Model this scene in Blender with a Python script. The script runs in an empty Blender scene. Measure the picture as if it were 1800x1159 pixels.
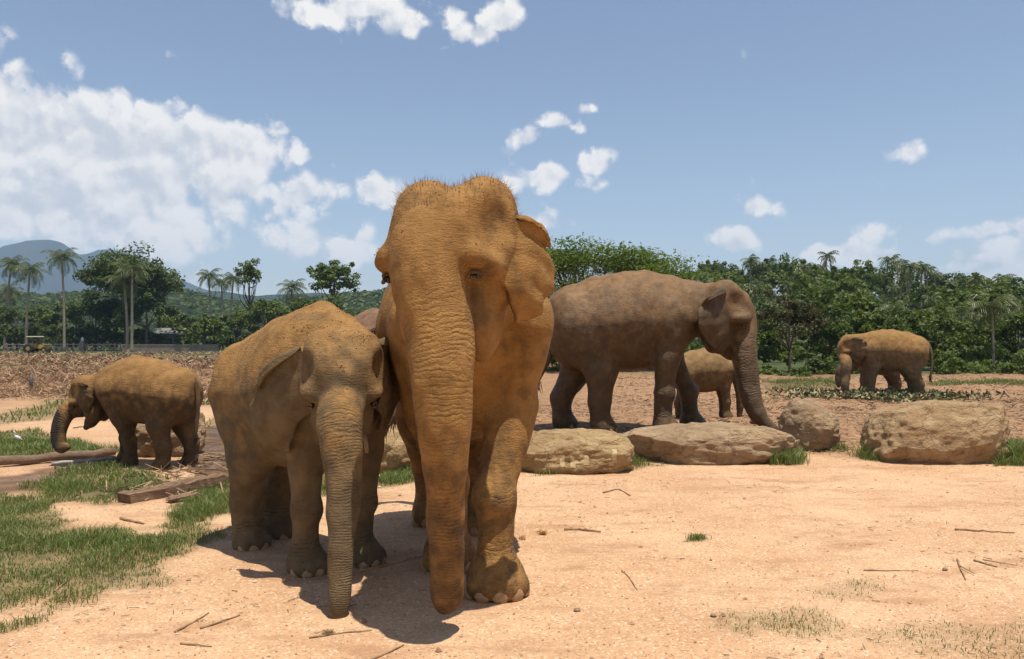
import bpy, math, random, os
import numpy as np
from mathutils import Vector, Matrix

# ------------------------------------------------------------------ camera, sky, sun, exposure
SC = bpy.context.scene
COL = SC.collection
R = math.radians
FPX, HORIZON, CAMZ = 1400.0, 600.0, 1.5            # focal length and horizon in 1800-px units, eye height in metres

cam_d = bpy.data.cameras.new('camera')
cam_d.sensor_width = 36.0
cam_d.lens = 36.0 * FPX / 1800.0
cam_d.clip_start = 0.05
cam_d.clip_end = 12000.0
cam = bpy.data.objects.new('camera', cam_d)
COL.objects.link(cam)
cam.location = (0, 0, CAMZ)
cam.rotation_euler = (R(90) + math.atan((HORIZON - 579.5) / FPX), 0, 0)
SC.camera = cam

SUN_EL, SUN_AZ = R(79.5), R(138.0)                   # elevation; azimuth measured from +Y (view direction) towards +X (right)
SUN_DIR = Vector((math.cos(SUN_EL) * math.sin(SUN_AZ), math.cos(SUN_EL) * math.cos(SUN_AZ), math.sin(SUN_EL)))
sun_d = bpy.data.lights.new('sun', 'SUN')
sun_d.energy = 5.0
sun_d.angle = R(0.53)
sun_d.color = (1.0, 0.94, 0.84)
sun = bpy.data.objects.new('sun', sun_d)
COL.objects.link(sun)
sun.rotation_euler = (-SUN_DIR).to_track_quat('-Z', 'Y').to_euler()

SC.view_settings.view_transform = 'Standard'
SC.view_settings.look = 'None'
SC.view_settings.exposure = 0.28
SC.view_settings.gamma = 1.0
SC.view_settings.use_curve_mapping = False
SC.cycles.max_bounces = 6
SC.cycles.diffuse_bounces = 3
SC.cycles.glossy_bounces = 2
SC.cycles.transmission_bounces = 3
SC.cycles.transparent_max_bounces = 8
SC.cycles.volume_bounces = 0
SC.cycles.use_denoising = True


class NT:
    """tiny helper for node trees"""
    def __init__(self, tree):
        self.t = tree
        self.n = tree.nodes
        self.l = tree.links

    def node(self, kind, **kw):
        nd = self.n.new(kind)
        for k, v in kw.items():
            setattr(nd, k, v)
        return nd

    def link(self, a, b):
        self.l.new(a, b)

    def setin(self, sock, v):
        if isinstance(v, bpy.types.NodeSocket):
            self.l.new(v, sock)
        elif v is not None:
            sock.default_value = v

    def math(self, op, a, b=None, c=None, clamp=False):
        nd = self.node('ShaderNodeMath', operation=op, use_clamp=clamp)
        self.setin(nd.inputs[0], a)
        if b is not None:
            self.setin(nd.inputs[1], b)
        if c is not None:
            self.setin(nd.inputs[2], c)
        return nd.outputs[0]

    def vmath(self, op, a, b=None, out=0):
        nd = self.node('ShaderNodeVectorMath', operation=op)
        self.setin(nd.inputs[0], a)
        if b is not None:
            self.setin(nd.inputs[1], b)
        return nd.outputs[out]

    def mix(self, f, a, b, blend='MIX'):
        nd = self.node('ShaderNodeMix', data_type='RGBA', blend_type=blend, clamp_factor=True)
        self.setin(nd.inputs[0], f)
        self.setin(nd.inputs[6], a if not (isinstance(a, tuple) and len(a) == 3) else (*a, 1))
        self.setin(nd.inputs[7], b if not (isinstance(b, tuple) and len(b) == 3) else (*b, 1))
        return nd.outputs[2]

    def ramp(self, v, lo, hi, smooth=True, a=0.0, b=1.0):
        nd = self.node('ShaderNodeMapRange', interpolation_type='SMOOTHSTEP' if smooth else 'LINEAR')
        self.setin(nd.inputs[0], v)
        self.setin(nd.inputs[1], lo)
        self.setin(nd.inputs[2], hi)
        self.setin(nd.inputs[3], a)
        self.setin(nd.inputs[4], b)
        return nd.outputs[0]

    def noise(self, vec, scale, detail=4, rough=0.55, dist=0.0, out=0, lac=2.0):
        nd = self.node('ShaderNodeTexNoise')
        self.setin(nd.inputs['Vector'], vec)
        nd.inputs['Scale'].default_value = scale
        nd.inputs['Detail'].default_value = detail
        nd.inputs['Roughness'].default_value = rough
        nd.inputs['Lacunarity'].default_value = lac
        nd.inputs['Distortion'].default_value = dist
        return nd.outputs[out]

    def voronoi(self, vec, scale, feature='F1', rand=1.0, out=0):
        nd = self.node('ShaderNodeTexVoronoi', feature=feature)
        self.setin(nd.inputs['Vector'], vec)
        nd.inputs['Scale'].default_value = scale
        nd.inputs['Randomness'].default_value = rand
        return nd.outputs[out]

    def scale(self, vec, s):
        nd = self.node('ShaderNodeMapping')
        self.setin(nd.inputs['Vector'], vec)
        nd.inputs['Scale'].default_value = s
        return nd.outputs[0]

    def attr(self, name, out=2):
        return self.node('ShaderNodeAttribute', attribute_name=name).outputs[out]


# ---- world: clear hot sky with scattered cumulus all the way round
def azel(px, py):
    """photo pixel -> azimuth / elevation in radians (to place the clouds in the sky)"""
    x, z = (px - 900) / FPX, (HORIZON - py) / FPX
    return math.atan2(x, 1.0), math.atan2(z, math.hypot(x, 1.0))


# px, py, half width px, half height px, weight
CLOUDS = [
    (60, 235, 270, 125, 1.90), (200, 250, 150, 95, 1.60), (310, 290, 160, 95, 1.60), (425, 270, 85, 75, 1.30), (130, 345, 380, 90, 1.50),
    (250, 410, 420, 42, 0.59), (545, 352, 120, 40, 0.81), (640, 352, 80, 28, 0.52), (560, 425, 190, 30, 0.59),
    (630, 6, 145, 34, 0.81), (705, 30, 42, 30, 0.74), (875, 14, 46, 34, 0.81), (840, 52, 42, 30, 0.74), (780, 82, 26, 12, 0.59),
    (1025, 186, 28, 18, 0.81), (985, 212, 42, 22, 0.81), (932, 248, 34, 22, 0.74), (1034, 274, 36, 22, 0.74), (965, 304, 76, 24, 0.74), (960, 400, 70, 24, 0.41),
    (1330, 358, 54, 20, 0.74), (1280, 428, 54, 20, 0.70), (1552, 406, 40, 19, 0.78), (1490, 438, 85, 15, 0.63),
    (1578, 272, 34, 18, 0.67), (1752, 412, 66, 15, 0.74), (1750, 444, 70, 18, 0.63), (1545, 468, 46, 14, 0.59), (1700, 474, 190, 18, 0.44), (-50, 100, 70, 50, 0.67),
]
random.seed(5)
ALL = [(azel(a, b), c / FPX, d / FPX, w) for a, b, c, d, w in CLOUDS]
for i in range(9):                                   # the same fair-weather cumulus continues round the horizon
    az = R(54 + i * 252 / 8.0) + random.uniform(-.08, .08)
    ALL.append(((az if az < math.pi else az - 2 * math.pi, R(random.uniform(9, 22))), random.uniform(.10, .22), random.uniform(.04, .08), random.uniform(.9, 1.05)))

world = bpy.data.worlds.new('World')
SC.world = world
world.cycles.sampling_method = 'MANUAL'
world.cycles.sample_map_resolution = 256
world.use_nodes = True
W_ = NT(world.node_tree)
W_.n.clear()
sky = W_.node('ShaderNodeTexSky', sky_type='NISHITA')
sky.sun_disc = False
sky.sun_elevation = SUN_EL
sky.sun_rotation = SUN_AZ
sky.air_density = 1.0
sky.dust_density = 0.6
sky.ozone_density = 1.0
geo = W_.node('ShaderNodeNewGeometry')
dirv = W_.vmath('SCALE', geo.outputs['Incoming'])
dirv.node.inputs['Scale'].default_value = -1.0
sep = W_.node('ShaderNodeSeparateXYZ')
W_.link(dirv, sep.inputs[0])
az_s = W_.math('ARCTAN2', sep.outputs[0], sep.outputs[1])
el_s = W_.math('ARCSINE', sep.outputs[2])


comb = W_.node('ShaderNodeCombineXYZ')
W_.link(az_s, comb.inputs[0])
W_.link(el_s, comb.inputs[1])
pdir = comb.outputs[0]
n1 = W_.vmath('SUBTRACT', W_.noise(W_.scale(pdir, (1, 1.25, 1)), 6.0, 2, .5, 0.0, out=1), (.5, .5, .5))
n1s = W_.vmath('SCALE', n1)
n1s.node.inputs['Scale'].default_value = 0.075
pw = W_.vmath('ADD', pdir, n1s)
best = None
for (az, elc), a, b, w in ALL:
    m = W_.node('ShaderNodeVectorMath', operation='MULTIPLY_ADD')
    W_.link(pw, m.inputs[0])
    m.inputs[1].default_value = (1 / a, 1 / b, 0)
    m.inputs[2].default_value = (-az / a, -elc / b, 0)
    v = W_.math('MULTIPLY_ADD', W_.vmath('LENGTH', m.outputs[0], out=1), -w, w)          # w at the centre, 0 at the rim
    best = v if best is None else W_.math('MAXIMUM', best, v)
best = W_.math('MAXIMUM', best, -.6)


def puffs(dx, dy):
    """cauliflower relief: rounded cells at three sizes plus fine noise"""
    pp = W_.vmath('ADD', pdir, (dx, dy, 0))
    wv = W_.node('ShaderNodeTexNoise', noise_dimensions='2D')
    W_.link(pp, wv.inputs['Vector'])
    wv.inputs['Scale'].default_value = 24.0
    wv.inputs['Detail'].default_value = 5
    wv.inputs['Roughness'].default_value = .62
    sc_ = W_.vmath('SCALE', W_.vmath('SUBTRACT', wv.outputs[1], (.5, .5, .5)))
    sc_.node.inputs['Scale'].default_value = .035
    pq = W_.vmath('ADD', pp, sc_)
    tot = W_.math('MULTIPLY', W_.math('SUBTRACT', wv.outputs[0], .5), .55)
    for scl, amp in ((13.0, .62), (29.0, .36), (63.0, .17)):
        vn = W_.node('ShaderNodeTexVoronoi', voronoi_dimensions='2D', feature='F1')
        W_.link(pq, vn.inputs['Vector'])
        vn.inputs['Scale'].default_value = scl
        tot = W_.math('MULTIPLY_ADD', W_.math('SUBTRACT', .42, vn.outputs[0]), amp, tot)
    return tot


pf = puffs(0, 0)
dens = W_.math('MULTIPLY_ADD', pf, 1.75, best)
relief = W_.math('SUBTRACT', pf, puffs(.005, .013))      # lit where the cloud thins towards the sun
mask = W_.ramp(dens, 0.0, 0.50)
mask = W_.math('MULTIPLY', mask, W_.ramp(sep.outputs[2], 0.0, 0.10, a=.35, b=.97))
lit = W_.ramp(W_.math('MULTIPLY_ADD', relief, 1.05, W_.math('MULTIPLY', W_.math('MINIMUM', best, 1.2), -.20)), -0.50, 0.08)
ccol = W_.mix(lit, (.66, .69, .74), (1.0, .975, .94))
bg_sky = W_.node('ShaderNodeBackground')
bg_sky.inputs['Strength'].default_value = 0.104
tint = W_.mix(1.0, sky.outputs[0], (1.20, 1.10, 1.03), 'MULTIPLY')
W_.link(tint, bg_sky.inputs['Color'])
bg_cl = W_.node('ShaderNodeBackground')
W_.link(ccol, bg_cl.inputs['Color'])
bg_cl.inputs['Strength'].default_value = 0.84
mixs = W_.node('ShaderNodeMixShader')
W_.link(mask, mixs.inputs[0])
W_.link(bg_sky.outputs[0], mixs.inputs[1])
W_.link(bg_cl.outputs[0], mixs.inputs[2])
wout = W_.node('ShaderNodeOutputWorld')
W_.link(mixs.outputs[0], wout.inputs['Surface'])

# ------------------------------------------------------------------ general helpers
def px(x, y, d):
    """photo pixel at depth d (metres in front of the camera) -> world point"""
    return np.array([(x - 900) / FPX * d, d, CAMZ + (HORIZON - y) / FPX * d])


def gxy(x, y, z=0.0):
    """photo pixel lying on the ground at height z -> world xy"""
    d = (CAMZ - z) * FPX / (y - HORIZON)
    return (x - 900) / FPX * d, d


def _hash(ix, iy, iz, seed):
    h = (ix * 374761393 + iy * 668265263 + iz * 2147483647 + seed * 974634777) & 0xFFFFFFFF
    h = ((h ^ (h >> 13)) * 1274126177) & 0xFFFFFFFF
    h = ((h ^ (h >> 16)) * 2246822519) & 0xFFFFFFFF
    return ((h ^ (h >> 15)) & 0xFFFFFF) / float(0xFFFFFF)


def vnoise(p, seed=0):
    """value noise in -1..1, p is (N,3)"""
    p = np.asarray(p, dtype=np.float64)
    i = np.floor(p).astype(np.int64)
    f = p - i
    f = f * f * f * (f * (f * 6 - 15) + 10)
    r = 0
    for dx in (0, 1):
        wx = f[:, 0] if dx else 1 - f[:, 0]
        for dy in (0, 1):
            wy = f[:, 1] if dy else 1 - f[:, 1]
            for dz in (0, 1):
                wz = f[:, 2] if dz else 1 - f[:, 2]
                r = r + wx * wy * wz * _hash(i[:, 0] + dx, i[:, 1] + dy, i[:, 2] + dz, seed)
    return r * 2 - 1


def fbm(p, octaves=4, seed=0, gain=.5):
    p = np.asarray(p, dtype=np.float64)
    a, s, r = 1.0, 0.0, 0
    for o in range(octaves):
        r = r + a * vnoise(p * (2.03 ** o) + 17.3 * o, seed + o)
        s += a
        a *= gain
    return r / s


def catmull(P, n):
    """resample a control polyline (k,d) to n points with a Catmull-Rom spline"""
    P = np.asarray(P, float)
    Q = np.concatenate([[2 * P[0] - P[1]], P, [2 * P[-1] - P[-2]]])
    u = np.linspace(0, len(P) - 1 - 1e-9, n)
    i = u.astype(int)
    t = (u - i)[:, None]
    a, b, c, d = Q[i], Q[i + 1], Q[i + 2], Q[i + 3]
    return .5 * (2 * b + (c - a) * t + (2 * a - 5 * b + 4 * c - d) * t ** 2 + (3 * b - a - 3 * c + d) * t ** 3)


def make_mesh(name, verts, faces, mat=None, smooth=True, attrs=None):
    """verts (N,3), faces: list of index lists or an (M,k) array"""
    me = bpy.data.meshes.new(name)
    verts = np.asarray(verts, dtype=np.float32)
    me.vertices.add(len(verts))
    me.vertices.foreach_set('co', verts.ravel())
    if isinstance(faces, np.ndarray):
        k = faces.shape[1]
        idx = faces.astype(np.int32).ravel()
        starts = np.arange(0, len(idx), k, dtype=np.int32)
        tot = np.full(len(faces), k, dtype=np.int32)
    else:
        tot = np.array([len(f) for f in faces], dtype=np.int32)
        idx = np.concatenate([np.asarray(f, dtype=np.int32) for f in faces]) if len(faces) else np.zeros(0, np.int32)
        starts = np.concatenate([[0], np.cumsum(tot)[:-1]]).astype(np.int32)
    me.loops.add(len(idx))
    me.loops.foreach_set('vertex_index', idx)
    me.polygons.add(len(tot))
    me.polygons.foreach_set('loop_start', starts)
    me.polygons.foreach_set('loop_total', tot)
    me.polygons.foreach_set('use_smooth', np.full(len(tot), bool(smooth)))
    me.update(calc_edges=True)
    for k, v in (attrs or {}).items():
        v = np.asarray(v, dtype=np.float32)
        if v.ndim == 1:
            me.attributes.new(k, 'FLOAT', 'POINT').data.foreach_set('value', v)
        else:
            me.attributes.new(k, 'FLOAT_VECTOR', 'POINT').data.foreach_set('vector', v.ravel())
    if mat:
        me.materials.append(mat)
    return me


def link(name, data, parent=None, loc=None, rotz=None):
    o = bpy.data.objects.new(name, data)
    COL.objects.link(o)
    if parent is not None:
        o.parent = parent
    if loc is not None:
        o.location = loc
    if rotz is not None:
        o.rotation_euler = (0, 0, rotz)
    return o


def tag(o, label=None, cat=None, group=None, kind=None):
    if label:
        o['label'] = label
    if cat:
        o['category'] = cat
    if group:
        o['group'] = group
    if kind:
        o['kind'] = kind
    return o


class MB:
    """collects pieces into one mesh"""
    def __init__(self):
        self.v, self.f, self.n = [], [], 0

    def add(self, v, f):
        v = np.asarray(v, dtype=float)
        self.v.append(v)
        self.f += [[i + self.n for i in q] for q in f]
        self.n += len(v)

    def box(self, c, s, rz=0.0, taper=1.0):
        x, y, z = s[0] / 2, s[1] / 2, s[2] / 2
        v = np.array([[-x, -y, -z], [x, -y, -z], [x, y, -z], [-x, y, -z], [-x * taper, -y * taper, z], [x * taper, -y * taper, z], [x * taper, y * taper, z], [-x * taper, y * taper, z]])
        cr, sr = math.cos(rz), math.sin(rz)
        v = np.stack([v[:, 0] * cr - v[:, 1] * sr, v[:, 0] * sr + v[:, 1] * cr, v[:, 2]], 1) + np.array(c)
        self.add(v, [[0, 3, 2, 1], [4, 5, 6, 7], [0, 1, 5, 4], [1, 2, 6, 5], [2, 3, 7, 6], [3, 0, 4, 7]])

    def tube(self, pts, rad, n=8, cap=True):
        pts = np.asarray(pts, dtype=float)
        rad = np.broadcast_to(np.asarray(rad, dtype=float), (len(pts),))
        t = np.gradient(pts, axis=0)
        t /= np.linalg.norm(t, axis=1)[:, None] + 1e-9
        ref = np.array([0, 0, 1.0]) if abs(t[0][2]) < .9 else np.array([1.0, 0, 0])
        vs = []
        for i in range(len(pts)):
            u = np.cross(t[i], ref)
            u /= np.linalg.norm(u) + 1e-9
            w = np.cross(u, t[i])
            ref = w if abs(np.dot(w, ref)) > .2 else ref
            a = np.arange(n) * 2 * math.pi / n
            vs.append(pts[i] + rad[i] * (np.cos(a)[:, None] * u + np.sin(a)[:, None] * w))
        f = []
        for i in range(len(pts) - 1):
            for j in range(n):
                f.append([i * n + j, i * n + (j + 1) % n, (i + 1) * n + (j + 1) % n, (i + 1) * n + j])
        if cap:
            f.append(list(range(n))[::-1])
            f.append([(len(pts) - 1) * n + j for j in range(n)])
        self.add(np.concatenate(vs), f)

    def mesh(self, name, mat=None, smooth=False):
        return make_mesh(name, np.concatenate(self.v), self.f, mat, smooth)


def new_mat(name):
    m = bpy.data.materials.new(name)
    m.use_nodes = True
    t = NT(m.node_tree)
    b = t.n['Principled BSDF']
    return m, t, b


def bump(t, b, height, dist, strength=1.0):
    nd = t.node('ShaderNodeBump')
    nd.inputs['Strength'].default_value = strength
    nd.inputs['Distance'].default_value = dist
    t.link(height, nd.inputs['Height'])
    t.link(nd.outputs[0], b.inputs['Normal'])
    return nd


def simple_mat(name, c1, c2, scale=8.0, rough=.8, bumpd=.004, bscale=40.0, stretch=(1, 1, 1), metallic=0.0):
    m, t, b = new_mat(name)
    co = t.node('ShaderNodeTexCoord').outputs['Object']
    cs = t.scale(co, stretch)
    n = t.noise(cs, scale, 5, .6)
    t.link(t.mix(t.ramp(n, .3, .7), c1, c2), b.inputs['Base Color'])
    b.inputs['Roughness'].default_value = rough
    b.inputs['Metallic'].default_value = metallic
    if bumpd:
        bump(t, b, t.noise(cs, bscale, 5, .65), bumpd)
    return m
# ------------------------------------------------------------------ terrain
def sstep(v, a, b):
    t = np.clip((np.asarray(v, float) - a) / (b - a), 0, 1)
    return t * t * (3 - 2 * t)


def gz(x, y, fine=True):
    """height of the ground"""
    x, y = np.atleast_1d(np.asarray(x, float)), np.atleast_1d(np.asarray(y, float))
    x, y = np.broadcast_arrays(x, y)
    z = .17 * np.exp(-((y - 13.2) / 2.6) ** 2) * sstep(x, -3.6, -2.2)
    z = z - .18 * sstep(y, 16, 23) * sstep(x, -4, 0)
    p = np.stack([x.ravel(), y.ravel(), np.zeros(x.size)], 1)
    n1 = fbm(p * .35, 3, 11).reshape(x.shape)
    z = z + (.6 + .9 * n1) * .42 * np.exp(-((y - 28) / 5.5) ** 2) * sstep(-x, 4.5, 9)
    z = z + .14 * n1 * sstep(y, 10, 16)
    # forested hill on the right
    ridge = 2.2 + 10.5 * np.exp(-((x - 46) / 34) ** 2) + 1.6 * np.exp(-((x - 100) / 40) ** 2)
    z = z + ridge * sstep(y, 44, 195) * sstep(x, 5, 42)
    if fine:
        n2 = fbm(p * 1.7, 4, 23).reshape(x.shape)
        n3 = fbm(p * 9.0, 2, 29).reshape(x.shape)
        w = np.clip(1.3 - y / 60, .2, 1)
        rough = 1 + 2.4 * np.exp(-((x + 3.3) / .9) ** 2 - ((y - 9.2) / 1.0) ** 2) + 1.6 * sstep(y, 9.6, 11) * sstep(x, -3, -2)
        z = z + w * (.018 * n2 + .006 * n3) * rough * sstep(y, 2.0, 4.0)
    return z


def poly_world(pts):
    return np.array([gxy(a, b) for a, b in pts])


def poly_sd(P, poly):
    """signed distance (positive inside) of points P (N,2) to a polygon"""
    n = len(poly)
    d = np.full(len(P), 1e9)
    ins = np.zeros(len(P), bool)
    for i in range(n):
        a, b = poly[i], poly[(i + 1) % n]
        e = b - a
        w = P - a
        t = np.clip((w @ e) / (e @ e + 1e-12), 0, 1)
        d = np.minimum(d, np.linalg.norm(w - t[:, None] * e, axis=1))
        c = ((a[1] > P[:, 1]) != (b[1] > P[:, 1])) & (P[:, 0] < (b[0] - a[0]) * (P[:, 1] - a[1]) / (b[1] - a[1] + 1e-12) + a[0])
        ins ^= c
    return np.where(ins, d, -d)


# outlines traced on the ground plane: (points in photo pixels, edge softness in metres, strength)
GRASS = [
    ([(-260, 850), (0, 868), (70, 880), (112, 902), (135, 928), (195, 926), (250, 932), (330, 922), (392, 934), (330, 956), (268, 986), (240, 1004), (238, 1018), (150, 1036), (92, 1062), (0, 1078), (-300, 1110)], .20, 1.0),
    ([(-80, 1112), (30, 1092), (88, 1080), (80, 1092), (30, 1108), (-60, 1130)], .05, .7),
    ([(50, 862), (110, 828), (200, 812), (265, 832), (275, 862), (190, 886), (100, 884)], .18, 1.0),
    ([(320, 902), (352, 868), (415, 838), (440, 845), (440, 905), (350, 916)], .16, 1.0),
    ([(560, 842), (600, 828), (600, 868), (560, 872)], .08, .9),
    ([(632, 850), (690, 834), (746, 822), (750, 848), (650, 862)], .08, .95),
    ([(-260, 768), (0, 762), (60, 760), (165, 784), (200, 796), (120, 806), (-260, 812)], .12, 1.0),
    ([(-100, 742), (0, 735), (110, 705), (175, 712), (120, 735), (20, 752)], .20, .8),
    ([(340, 742), (390, 735), (470, 742), (470, 752), (350, 752)], .15, .7),
    ([(330, 702), (430, 700), (430, 712), (330, 714)], .2, .6),
    ([(240, 632), (390, 630), (400, 640), (240, 640)], .6, .7),
    ([(55, 640), (150, 640), (140, 648), (70, 649)], .6, .8),
    ([(930, 838), (1010, 824), (1110, 814), (1180, 820), (1100, 830), (1000, 836)], .06, .55),
    ([(1352, 822), (1362, 800), (1400, 796), (1412, 822)], .05, 1.0),
    ([(1512, 812), (1524, 790), (1552, 800), (1545, 816)], .05, 1.0),
    ([(1745, 822), (1752, 795), (1830, 790), (1840, 822)], .05, 1.0),
    ([(1440, 803), (1452, 793), (1490, 792), (1490, 804)], .05, .8),
    ([(1206, 950), (1214, 937), (1240, 937), (1243, 949)], .02, 1.0),
    ([(1240, 1108), (1270, 1086), (1350, 1078), (1460, 1072), (1470, 1092), (1390, 1112), (1320, 1104)], .10, .42),
    ([(1425, 1042), (1440, 1020), (1530, 1012), (1545, 1035), (1470, 1048)], .10, .36),
    ([(1540, 1105), (1640, 1088), (1800, 1090), (2000, 1080), (2000, 1150), (1700, 1150)], .15, .30),
    ([(1330, 665), (1480, 662), (1480, 671), (1330, 674)], .4, .9), ([(1640, 664), (2100, 662), (2100, 670), (1640, 670)], .4, .8),
]
MUD = [([(345, 752), (400, 745), (470, 760), (470, 838), (380, 842), (338, 826)], .15, 1.0), ([(-200, 838), (0, 836), (100, 822), (135, 826), (80, 862), (0, 872), (-200, 880)], .10, .9),
       ([(190, 884), (260, 862), (390, 838), (400, 846), (300, 872), (210, 892)], .15, .6), ([(110, 820), (200, 808), (230, 822), (200, 832), (120, 835)], .1, .6)]
CLAY = [([(52, 633), (165, 633), (162, 638), (56, 639)], .3, 1.0)]
SAND_LEFT = [([(-100, 725), (60, 735), (200, 725), (420, 720), (470, 738), (340, 748), (200, 775), (60, 770), (-100, 755)], .25, 1.0)]


def zone(x, y, polys, seed, wob=.9):
    """strength of a ground cover at world points, with a ragged edge"""
    P = np.stack([np.ravel(x), np.ravel(y)], 1)
    out = np.zeros(len(P))
    p3 = np.concatenate([P, np.zeros((len(P), 1))], 1)
    n = fbm(p3 * 3.2, 4, seed)
    for pts, soft, k in polys:
        poly = poly_world(pts)
        lo, hi = poly.min(0) - 1.0, poly.max(0) + 1.0
        sel = np.nonzero(((P > lo) & (P < hi)).all(1))[0]
        if not len(sel):
            continue
        sd = poly_sd(P[sel], poly) + n[sel] * soft * wob * 2.2
        out[sel] = np.maximum(out[sel], k * sstep(sd, -soft, soft))
    return out.reshape(np.shape(x))


def axis_pts(core_lo, core_hi, step, far_lo, far_hi, g=1.09):
    c = list(np.arange(core_lo, core_hi, step))
    a, s = core_hi, step
    up = []
    while a < far_hi:
        up.append(a)
        s *= g
        a += s
    a, s = core_lo, step
    dn = []
    while a > far_lo:
        s *= g
        a -= s
        dn.append(a)
    return np.array(dn[::-1] + c + up + [far_hi + 1])


gx_ = axis_pts(-6.0, 6.5, .05, -2500, 2500)
gy_ = axis_pts(3.0, 12.5, .05, -300, 4200)
GX, GY = np.meshgrid(gx_, gy_)
GZ = gz(GX, GY)
A_grass, A_mud, A_clay = zone(GX, GY, GRASS, 41), zone(GX, GY, MUD, 42), zone(GX, GY, CLAY, 43)
edge = fbm(np.stack([GX.ravel(), GY.ravel(), np.zeros(GX.size)], 1) * 1.1, 4, 44).reshape(GX.shape)
A_field = sstep(GY + edge * .9, 9.7, 10.9) * sstep(GX + edge * .8, -2.6, -1.9)
A_field = np.maximum(A_field, sstep(GY + edge * 5, 17, 22))
A_field = np.maximum(A_field, .5 * sstep(GY + edge * 2.5, 8.6, 9.6) * sstep(-GX, 1.2, 2.2))
A_field *= 1 - .8 * zone(GX, GY, SAND_LEFT, 45)
A_far = sstep(GY, 60, 110) + .55 * sstep(GY + edge * 14, 36, 52) * sstep(-GX, 4, 12) + sstep(GX, 4, 10) * sstep(GY, 37, 42)
nxg, nyg = len(gx_), len(gy_)
idx = (np.arange(nyg - 1)[:, None] * nxg + np.arange(nxg - 1)[None, :]).ravel()
gf = np.stack([idx, idx + 1, idx + 1 + nxg, idx + nxg], 1)


def ground_material():
    m, t, b = new_mat('sandy_ground')
    co = t.node('ShaderNodeTexCoord').outputs['Object']
    big = t.noise(co, .9, 5, .6)
    mid = t.noise(co, 5.0, 5, .65)
    fine = t.noise(co, 42.0, 3, .7)
    grit = t.voronoi(co, 75.0, 'F1')
    gritc = t.voronoi(co, 75.0, 'F1', out=1)
    sand = t.mix(t.ramp(big, .32, .68), (.465, .270, .142), (.560, .358, .203))
    sand = t.mix(t.math('MULTIPLY', t.ramp(mid, .52, .72), .55), sand, (.37, .195, .095))
    sand = t.mix(t.math('MULTIPLY', t.ramp(fine, .5, .8), .5), sand, (.62, .42, .25))
    sepc = t.node('ShaderNodeSeparateColor')
    t.link(gritc, sepc.inputs[0])
    sand = t.mix(t.math('MULTIPLY', t.ramp(sepc.outputs[0], .80, .92), .45), sand, (.30, .155, .075))
    sand = t.mix(t.math('MULTIPLY', t.ramp(sepc.outputs[1], .84, .94), .55), sand, (.72, .55, .38))
    sand = t.mix(t.math('MULTIPLY', t.ramp(t.noise(t.scale(co, (.6, 1.5, 1)), 1.6, 6, .68), .50, .68), .75), sand, (.35, .185, .095))
    streak = t.noise(t.scale(co, (1.1, 5.5, 1)), 2.6, 6, .72)
    field = t.mix(t.ramp(mid, .3, .7), (.20, .105, .052), (.36, .205, .105))
    field = t.mix(t.ramp(streak, .50, .64), field, (.44, .28, .15))
    field = t.mix(t.ramp(t.noise(t.scale(co, (1.4, 4, 1)), 7.0, 5, .7), .56, .68), field, (.14, .072, .036))
    col = t.mix(t.attr('field'), sand, field)
    col = t.mix(t.math('MULTIPLY', t.attr('grass'), .78), col, t.mix(t.ramp(mid, .35, .65), (.050, .060, .020), (.16, .125, .05)))
    col = t.mix(t.attr('mud'), col, t.mix(t.ramp(mid, .4, .62), (.085, .048, .026), (.17, .098, .052)))
    col = t.mix(t.attr('clay'), col, (.56, .22, .075))
    col = t.mix(t.attr('far'), col, (.060, .075, .022))
    t.link(col, b.inputs['Base Color'])
    wet = t.math('MULTIPLY', t.attr('mud'), t.ramp(big, .48, .58))
    t.link(t.math('MULTIPLY_ADD', wet, -.55, .92), b.inputs['Roughness'])
    b.inputs['Specular IOR Level'].default_value = .3
    h = t.math('MULTIPLY_ADD', mid, .8, t.math('MULTIPLY', fine, .35))
    h = t.math('MULTIPLY_ADD', t.math('SUBTRACT', 1.0, grit), .28, h)
    h = t.math('MULTIPLY_ADD', streak, t.math('MULTIPLY', t.attr('field'), 2.2), h)
    bump(t, b, h, .020, .9)
    return m


gm = make_mesh('ground', np.stack([GX.ravel(), GY.ravel(), GZ.ravel()], 1), gf, ground_material(), True,
               {'grass': A_grass.ravel(), 'mud': A_mud.ravel(), 'clay': A_clay.ravel(), 'field': A_field.ravel(), 'far': np.clip(A_far, 0, 1).ravel()})
tag(link('ground', gm), 'peach coloured sandy ground with grass and mud', None, kind='structure')


# ---- far hills and the mountain
def hill(name, label, ys, prof, amp, depth, mat, seed, step):
    """ridge running across the view: prof = [(photo x, photo y)] silhouette at distance ys"""
    pr = np.array([((a - 900) / FPX * ys, CAMZ + (HORIZON - b) / FPX * ys) for a, b in prof])
    xs = np.arange(pr[0, 0], pr[-1, 0], step)
    ts = np.linspace(-1, 1, 34)
    X, T = np.meshgrid(xs, ts)
    top = np.interp(xs, pr[:, 0], pr[:, 1])[None, :]
    p = np.stack([X.ravel(), (T * depth).ravel(), np.zeros(X.size)], 1)
    n = fbm(p / (depth * .35), 4, seed).reshape(X.shape)
    n2 = fbm(p / (step * 3.0), 2, seed + 5).reshape(X.shape)
    fall = np.maximum(1 - np.abs(T) ** 1.35, 0)
    Z = -3 + (top + 3) * fall * (1 + .16 * n * (np.abs(T) > .05) * np.minimum(np.abs(T) * 4, 1)) + amp * n2 * (fall > 0.02)
    Y = ys + T * depth + n * depth * .12
    k = len(xs)
    ii = (np.arange(len(ts) - 1)[:, None] * k + np.arange(k - 1)[None, :]).ravel()
    me = make_mesh(name, np.stack([X.ravel(), Y.ravel(), Z.ravel()], 1), np.stack([ii, ii + 1, ii + 1 + k, ii + k], 1), mat, True)
    tag(link(name, me), label, None, kind='structure')


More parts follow.
